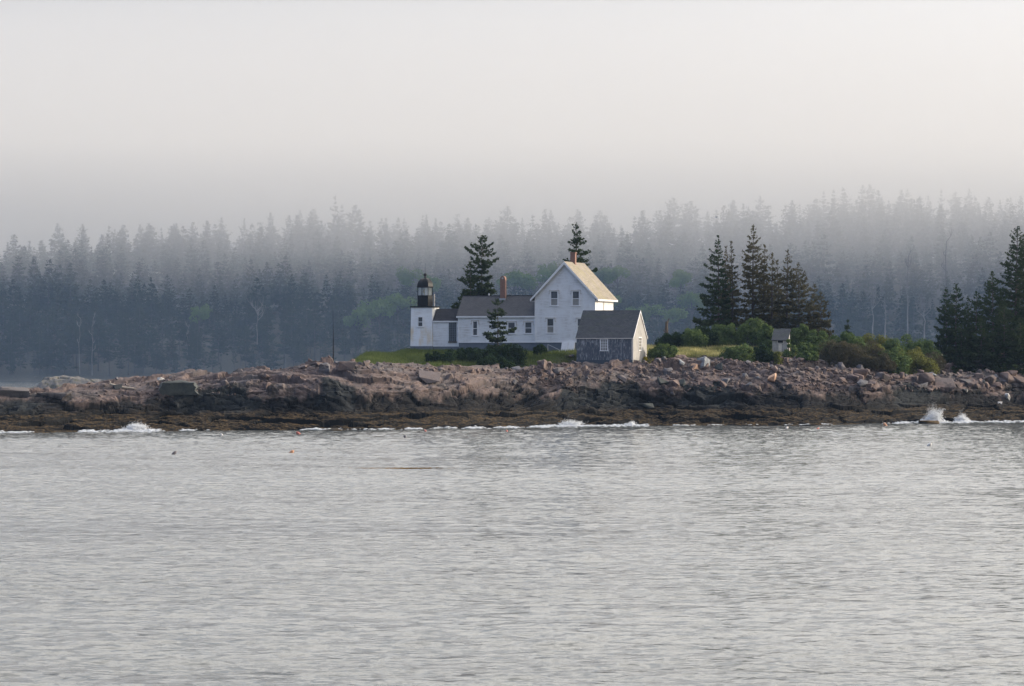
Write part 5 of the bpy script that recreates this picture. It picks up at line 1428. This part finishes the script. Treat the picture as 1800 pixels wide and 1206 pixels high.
# smaller rubble nobody could count
def make_rubble():
    rng = np.random.default_rng(31); Vs, Ts, off = [], [], 0
    for n_, a, b, c, d, (s0, s1) in ((320, 478, 900, 636, 660, (2.5, 6)), (700, 895, 1020, 628, 680, (2.5, 7)), (500, 1130, 1420, 632, 662, (3, 8)), (800, 1400, 1800, 638, 690, (3, 9)),
                                     (420, 1150, 1520, 655, 695, (2.5, 7)), (200, 150, 480, 668, 700, (2.5, 7)), (140, 1010, 1140, 648, 675, (3, 7))):
        for i in range(n_):
            px, py = rng.uniform(a, b), rng.uniform(c, d)
            p = hit(px, py)
            if p is None or turf_w(np.array(p.x), np.array(p.y)) > .6: continue
            V, T = ROCKS[int(rng.integers(0, 14))]
            w = rng.uniform(s0, s1)*p.y/F
            an = rng.uniform(0, 6.28); R = np.array([[math.cos(an), -math.sin(an), rng.normal(0, .2)], [math.sin(an), math.cos(an), rng.normal(0, .2)], [rng.normal(0, .2), rng.normal(0, .2), 1]])
            V2 = (V*np.array([w, w*rng.uniform(.6, 1), w*rng.uniform(.45, .9)])) @ R.T + np.array([p.x, p.y, ground(p.x, p.y) + w*.12])
            Vs.append(V2); Ts.append(T + off); off += len(V2)
    tag(link('rubble', np_mesh('rubble', np.vstack(Vs), None, np.vstack(Ts), [M['boulder']])), 'small broken granite rubble between the boulders', 'rubble', None, 'stuff')
make_rubble()
# driftwood on the left ledge
def driftwood():
    p = hit(205, 683)
    t = empty('driftwood', (p.x, p.y, p.z+.1), 0, 'bleached driftwood log with a stub root lying on the left ledge', 'driftwood')
    V, Q = cones([((-.8, 0, .45), (-.3, 0, .25), .10, .16), ((-.3, 0, .25), (.9, .1, .0), .16, .12), ((.9, .1, 0), (2.2, .2, -.12), .12, .07)], 7)
    link('log', np_mesh('log', V, Q, None, [M['driftwood']]), t)
    V, Q = cones([((-.6, 0, .36), (-.85, 0, .85), .09, .03), ((-.5, 0, .33), (-1.0, .1, .2), .07, .03)], 6)
    link('root', np_mesh('root', V, Q, None, [M['driftwood']]), t)
driftwood()
# low ledge islet beyond the left shore
def ledge_islet():
    Y0 = 690.0
    X, Y = np.meshgrid(np.linspace(-106, -68, 150), np.linspace(Y0-14, Y0+16, 90))
    px = CX + F*X/Y0
    top = np.interp(px, [-20, 20, 70, 82, 110, 140, 165, 178, 200, 230, 255, 275, 320], [0, 1.0, 1.9, 3.8, 4.2, 3.7, 3.5, 3.2, 2.6, 2.3, 2.4, 1.8, -1])
    v = 1 - ((Y-Y0)/13.0)**2
    cx_, cy_, i_, j_, e_ = voronoi(X, Y, 4.0, 3.0, 8)
    Z = top*np.clip(v*1.5, -1, 1) + 1.3*(hash2(i_, j_, 4)-.5) - .4*np.exp(-e_/.05) + .4*fbm(X*.8, Y*.8, 3, 3) - .5
    tag(link('ledge_islet', grid_mesh('ledge_islet', X, Y, Z, M['farrock'])), 'hazy low rock ledge in the channel behind the left shore', 'rock ledge')
ledge_islet()
# stones along the far waterline
rf_ = random.Random(8)
for i, (px, lab) in enumerate([(300, 'pale stone at the far waterline above the dark block'), (412, 'pale stone at the far waterline nearer the mast'), (60, 'grey stone at the far waterline at far left')]):
    o = link('shore_stone', RM[i].copy(), None, pt(px, 655+rf_.uniform(-2, 2), 1046), (0, 0, i), (2.4, 2, 1.2)); o.data.materials[0] = M['farrock']; o.location.z = .9
    tag(o, lab, 'stone')

# ------------------------------------------------------------------ foam, breaking waves
def waterline(px):
    Yr = np.arange(355, 460, .15); x = (px-CX)/F*Yr
    fx = np.clip(((x-XS[0])/.2).astype(int), 0, len(XS)-1); fy = np.clip(((Yr-YS[0])/.2).astype(int), 0, len(YS)-1)
    k = np.nonzero(GZ[fy, fx] > 0.05)[0]
    return float(Yr[k[0]]) if len(k) else 420.0
def blobs(rng, P, S):
    """small lumpy octahedra at the points P with sizes S"""
    N = len(P)
    base = np.array([(1,0,0),(-1,0,0),(0,1,0),(0,-1,0),(0,0,1),(0,0,-1)], float)
    V = P[:, None, :] + base[None]*S[:, None, :]*rng.uniform(.6, 1.3, (N, 6, 1))
    T = np.array([(0,2,4),(2,1,4),(1,3,4),(3,0,4),(2,0,5),(1,2,5),(3,1,5),(0,3,5)])
    return V.reshape(-1, 3), (T[None] + 6*np.arange(N)[:, None, None]).reshape(-1, 3)
def make_foam():
    rng = np.random.default_rng(3)
    P, S = [], []
    for a, b, n_, wd, hh in ((-60, 75, 500, 1.2, .10), (140, 290, 1500, 2.6, .14), (285, 370, 200, .8, .10), (530, 600, 500, 1.0, .12), (610, 760, 300, .8, .10), (720, 840, 500, 1.4, .12),
                             (820, 980, 700, 2.4, .12), (950, 1140, 1100, 3.0, .14), (1130, 1320, 180, .7, .08), (1330, 1480, 250, .8, .10), (1520, 1620, 600, 1.2, .14), (1590, 1720, 1200, 2.2, .12), (1700, 1880, 900, 2.4, .14)):
        for i in range(n_):
            px = rng.uniform(a, b); Y = waterline(px) - abs(rng.normal(0, wd)) + .4
            x = (px-CX)/F*Y; dens = float(fbm(np.array(px/22.0), np.array(Y*.6), 5, 4))
            if dens < rng.uniform(-.12, .22): continue
            P.append((x, Y, .05 + abs(rng.normal(0, hh))*.6)); s = rng.uniform(.04, .15); S.append((s*2.2, s, s*.4))
    V, T = blobs(rng, np.array(P), np.array(S))
    tag(link('foam', np_mesh('foam', V, None, T, [M['foam']])), 'white foam washing along the rocks', 'foam', None, 'stuff')
make_foam()
def spray(px0, px1, pyt, dY, n_, lab, seed, skew=0.0, mist=False):
    rng = np.random.default_rng(seed)
    px = (px0+px1)/2; Y = waterline(px) - dY; k = Y/F
    w = (px1-px0)*k; h = zat(pyt, Y)
    x0 = (px-CX)/F*Y
    # a handful of ragged jets thrown up side by side out of a low surge
    jets = [(skew + rng.normal(0, .16), rng.uniform(.45, 1.0), rng.uniform(.05, .11), rng.normal(0, .12)) for i in range(9)]
    jets[0] = (skew, 1.0, .10, .05)
    P, S = [], []
    for ju, jh, jw, jl in jets:
        m = int(n_*jh/7)
        t = rng.uniform(0, 1, m)**1.2
        jh = jh*math.exp(-((ju-skew)/.24)**2)
        u = ju + jl*t + rng.normal(0, 1, m)*jw*(.6 + .5*t)
        P.append(np.stack([u*w, rng.normal(0, .3, m), t*h*jh*rng.uniform(.75, 1.05, m)], 1))
        sz = rng.uniform(.025, .105, m)*(1.15-.75*t); S.append(np.stack([sz*1.1, sz, sz], 1))
    m = n_//3; u = np.clip(rng.normal(skew*.5, .24, m), -.5, .5)
    P.append(np.stack([u*w, rng.normal(0, .4, m), np.abs(rng.normal(0, .11, m))*h*(1-1.2*u*u)], 1)); sz = rng.uniform(.04, .12, m); S.append(np.stack([sz*1.6, sz, sz*.7], 1))
    P = np.vstack(P); S = np.vstack(S)
    V, T = blobs(rng, P, S)
    far = rng.normal(skew, .22, n_//5); zf = np.abs(rng.normal(.55, .3, n_//5))*h*1.15*np.exp(-((far-skew)/.35)**2)
    V2, T2 = blobs(rng, np.stack([far*w, rng.normal(0, .5, len(far)), zf], 1), np.tile(np.array([[.022, .022, .026]]), (len(far), 1)))
    t_ = empty('breaking_wave', (x0, Y, 0), 0, lab, 'wave', 'waves breaking on the rocks')
    link('surge', np_mesh('surge', V, None, T, [M['foam']]), t_)['kind'] = 'stuff'
    link('spray', np_mesh('spray', V2, None, T2, [M['foam']]), t_)['kind'] = 'stuff'
    if mist:
        mm = MB().lathe([(.05, .02), (.40*w, .05), (.36*w, .25*h), (.24*w, .6*h), (.10*w, .9*h), (.02, h)], 12)
        mm.v = [(v[0] + skew*w*min(1, v[2]/h*1.5), v[1]*.45, v[2]) for v in mm.v]
        mm.build('mist', volume_mat('sea_mist', .15, (1, 1, 1), .2), t_)
spray(1612, 1660, 716, .8, 4300, 'tallest white plume of spray against the right weed ledge', 1, .08, True)
spray(1675, 1708, 727, .3, 2600, 'low white burst of spray right of the tallest plume', 2)
spray(196, 268, 744, .6, 4200, 'ragged white wave breaking on the left weed ledge', 3, .12)
spray(972, 1030, 738, .8, 2600, 'white wave breaking on the ledge below the gabled house', 4)
spray(1096, 1124, 741, .8, 1300, 'small white crest breaking below the shed\'s right end', 5)

# ------------------------------------------------------------------ floats and birds
def buoy(px, py, mat, lab, s=1.0):
    Y = CAMH*F/(py-HZ); x = (px-CX)/F*Y
    t = empty('buoy', (x, Y, .05), px*.7, lab, 'buoy', 'lobster buoys on the water'); t.rotation_euler = (0.0, .9, px*.7); t.scale = (s*.72, s*.72, s*.72)
    MB().lathe([(.05, -.42), (.17, -.30), (.21, -.1), (.21, .18), (.12, .36), (.04, .40)], 10).build('float', M[mat], t, smooth=True)
    MB().tube((0, 0, .38), (0, 0, .75), .025, .02, 6).build('spindle', M['driftwood'], t)
for b in [(525, 763.5, 'buoy_red', 'red buoy close to shore below the mast', 1.1), (512, 796.5, 'buoy_orange', 'orange buoy farther out below the mast', 1.0),
          (712, 769, 'buoy_dark', 'dark buoy off the rocks below the lighthouse', .9), (748, 759, 'buoy_red', 'pinkish red buoy near shore below the passage', .8),
          (891, 759.5, 'buoy_red', 'red buoy near shore below the small spruce', .8), (1556, 747.8, 'buoy_orange', 'orange buoy near shore left of the spray', 1.2),
          (1437, 755.5, 'buoy_red', 'red buoy off shore below the right grove end', .9), (1383, 753.5, 'buoy_white', 'whitish buoy below the outhouse', .8),
          (390, 765.5, 'buoy_white', 'whitish buoy close to the left shore', .7), (306, 798, 'buoy_dark', 'dark buoy on open water at left', .9), (1633, 783.5, 'buoy_white', 'pinkish white buoy on open water at right', 1.0)]:
    buoy(*b)
def gull(px, py, Y, a, lab, s=1.0):
    p = pt(px, py, Y)
    m = MB()
    m.lathe([(.01, -.30), (.07, -.18), (.085, 0), (.06, .16), (.05, .22), (.015, .29)], 8)
    m.v = [(v[0], v[2], v[1]) for v in m.v]          # body along y
    for sg in (-1, 1):
        m.hexa([(sg*.05, -.10, 0), (sg*.05, .10, 0), (sg*.34, .13, .12), (sg*.34, -.02, .12), (sg*.05, -.10, .02), (sg*.05, .10, .02), (sg*.34, .13, .135), (sg*.34, -.02, .135)])
        m.hexa([(sg*.34, -.02, .12), (sg*.34, .13, .12), (sg*.72, -.02, .06), (sg*.72, -.05, .06), (sg*.34, -.02, .135), (sg*.34, .13, .135), (sg*.72, -.02, .068), (sg*.72, -.05, .068)])
    o = m.build('gull', M['gull'], None, p); o.rotation_euler = (.1, .2, a); o.scale = (s, s, s)
    tag(o, lab, 'gull', 'gulls in flight')
gull(1180, 430, 470, .6, 'white gull flying before the fogged hill between house and grove', .9)
gull(1260, 382.5, 560, 1.3, 'white gull gliding above the grove\'s leftmost spruce', 1.1)
gull(1640, 453, 520, .2, 'white gull high over the bushy right spruce', .6)
gull(1404, 387, 600, 1.0, 'faint gull in the fog right of the tallest grove spruce', .7)
# drifting rockweed line
def weed_line():
    rng = np.random.default_rng(12); n = 170
    px = np.clip(rng.normal(695, 45, n), 615, 800); py = 824.3 + (px-700)*-.006 + rng.normal(0, .35, n)
    Y = CAMH*F/(py-HZ)
    P = np.stack([(px-CX)/F*Y, Y, np.full(n, .05)], 1); s = rng.uniform(.04, .11, n)
    V, T = blobs(rng, P, np.stack([s*3, s, s*.35], 1))
    tag(link('floating_weed', np_mesh('floating_weed', V, None, T, [M['weed']])), 'thin brown raft of floating rockweed in mid water', 'seaweed', None, 'stuff')
weed_line()

# ------------------------------------------------------------------ haze: thin air everywhere, thick low fog over the far hill
def make_haze():
    V, Fs, mi = [], [], []
    x0, x1, y0, y1, z0, z1 = -960, 960, -200, 1720, -9, 240
    V += [(x0,y0,z0),(x1,y0,z0),(x1,y1,z0),(x0,y1,z0),(x0,y0,z1),(x1,y0,z1),(x1,y1,z1),(x0,y1,z1)]
    q = [(0,3,2,1),(4,5,6,7),(0,1,5,4),(1,2,6,5),(2,3,7,6),(3,0,4,7)]
    Fs += q; mi += [0]*6
    # denser air over the channel beyond the island
    k = len(V); x0, x1, y0, y1, z0, z1 = -900, 900, 545, 1690, -7, 205
    V += [(x0,y0,z0),(x1,y0,z0),(x1,y1,z0),(x0,y1,z0),(x0,y0,z1),(x1,y0,z1),(x1,y1,z1),(x0,y1,z1)]
    Fs += [tuple(i + k for i in f) for f in q]; mi += [2]*6
    # fog bank: flat top, uneven slanting underside
    nx, ny = 129, 41; off = len(V)
    gx = np.linspace(-640, 640, nx); gy = np.concatenate([np.linspace(850, 1020, 9), np.linspace(1030, 1150, 22), np.linspace(1165, 1340, ny-31)])
    X, Y = np.meshgrid(gx, gy)
    pr_ = np.interp(np.arange(800, 1400), [850, 930, 1000, 1050, 1080, 1105, 1130, 1340], [60, 52.5, 45.5, 40, 35, 27, 16, 2])
    pr_ = np.convolve(np.pad(pr_, 20, mode='edge'), np.hanning(43)[1:-1]/np.hanning(43).sum(), 'valid')
    und = np.interp(gy, np.arange(800, 1400), pr_)[:, None] + 0*X
    und = und - 5.5*smooth01(10, 130, X) + 5.0*smooth01(-60, -190, -np.abs(X))*(X < 0) + 8*fbm(X*.012+3, Y*.006, 21, 2)
    topz = np.interp(gy, [850, 1340], [62, 168])[:, None] + 0*X
    for Z in (und, topz):
        V += [tuple(v) for v in np.stack([X.ravel(), Y.ravel(), Z.ravel()], 1)]
    I = np.arange(nx*ny).reshape(ny, nx) + off; J = I + nx*ny
    for j in range(ny-1):
        for i in range(nx-1):
            Fs.append((I[j,i], I[j+1,i], I[j+1,i+1], I[j,i+1])); Fs.append((J[j,i], J[j,i+1], J[j+1,i+1], J[j+1,i])); mi += [1, 1]
    for i in range(nx-1):
        Fs.append((I[0,i], I[0,i+1], J[0,i+1], J[0,i])); Fs.append((I[-1,i+1], I[-1,i], J[-1,i], J[-1,i+1])); mi += [1, 1]
    for j in range(ny-1):
        Fs.append((I[j+1,0], I[j,0], J[j,0], J[j+1,0])); Fs.append((I[j,-1], I[j+1,-1], J[j+1,-1], J[j,-1])); mi += [1, 1]
    me = bpy.data.meshes.new('haze'); me.from_pydata([tuple(map(float, v)) for v in V], [], [tuple(int(i) for i in f) for f in Fs])
    me.materials.append(volume_mat('thin_haze', HAZE_DENSITY, HAZE_COLOR, 0.0)); me.materials.append(volume_mat('fog', FOG_DENSITY, FOG_COLOR, 0.3)); me.materials.append(volume_mat('channel_haze', CHANNEL_DENSITY, HAZE_COLOR, 0.0))
    me.polygons.foreach_set('material_index', mi); me.update()
    tag(link('haze', me), 'pale sea haze, thickening to fog over the far hill', 'haze', None, 'stuff')
make_haze()
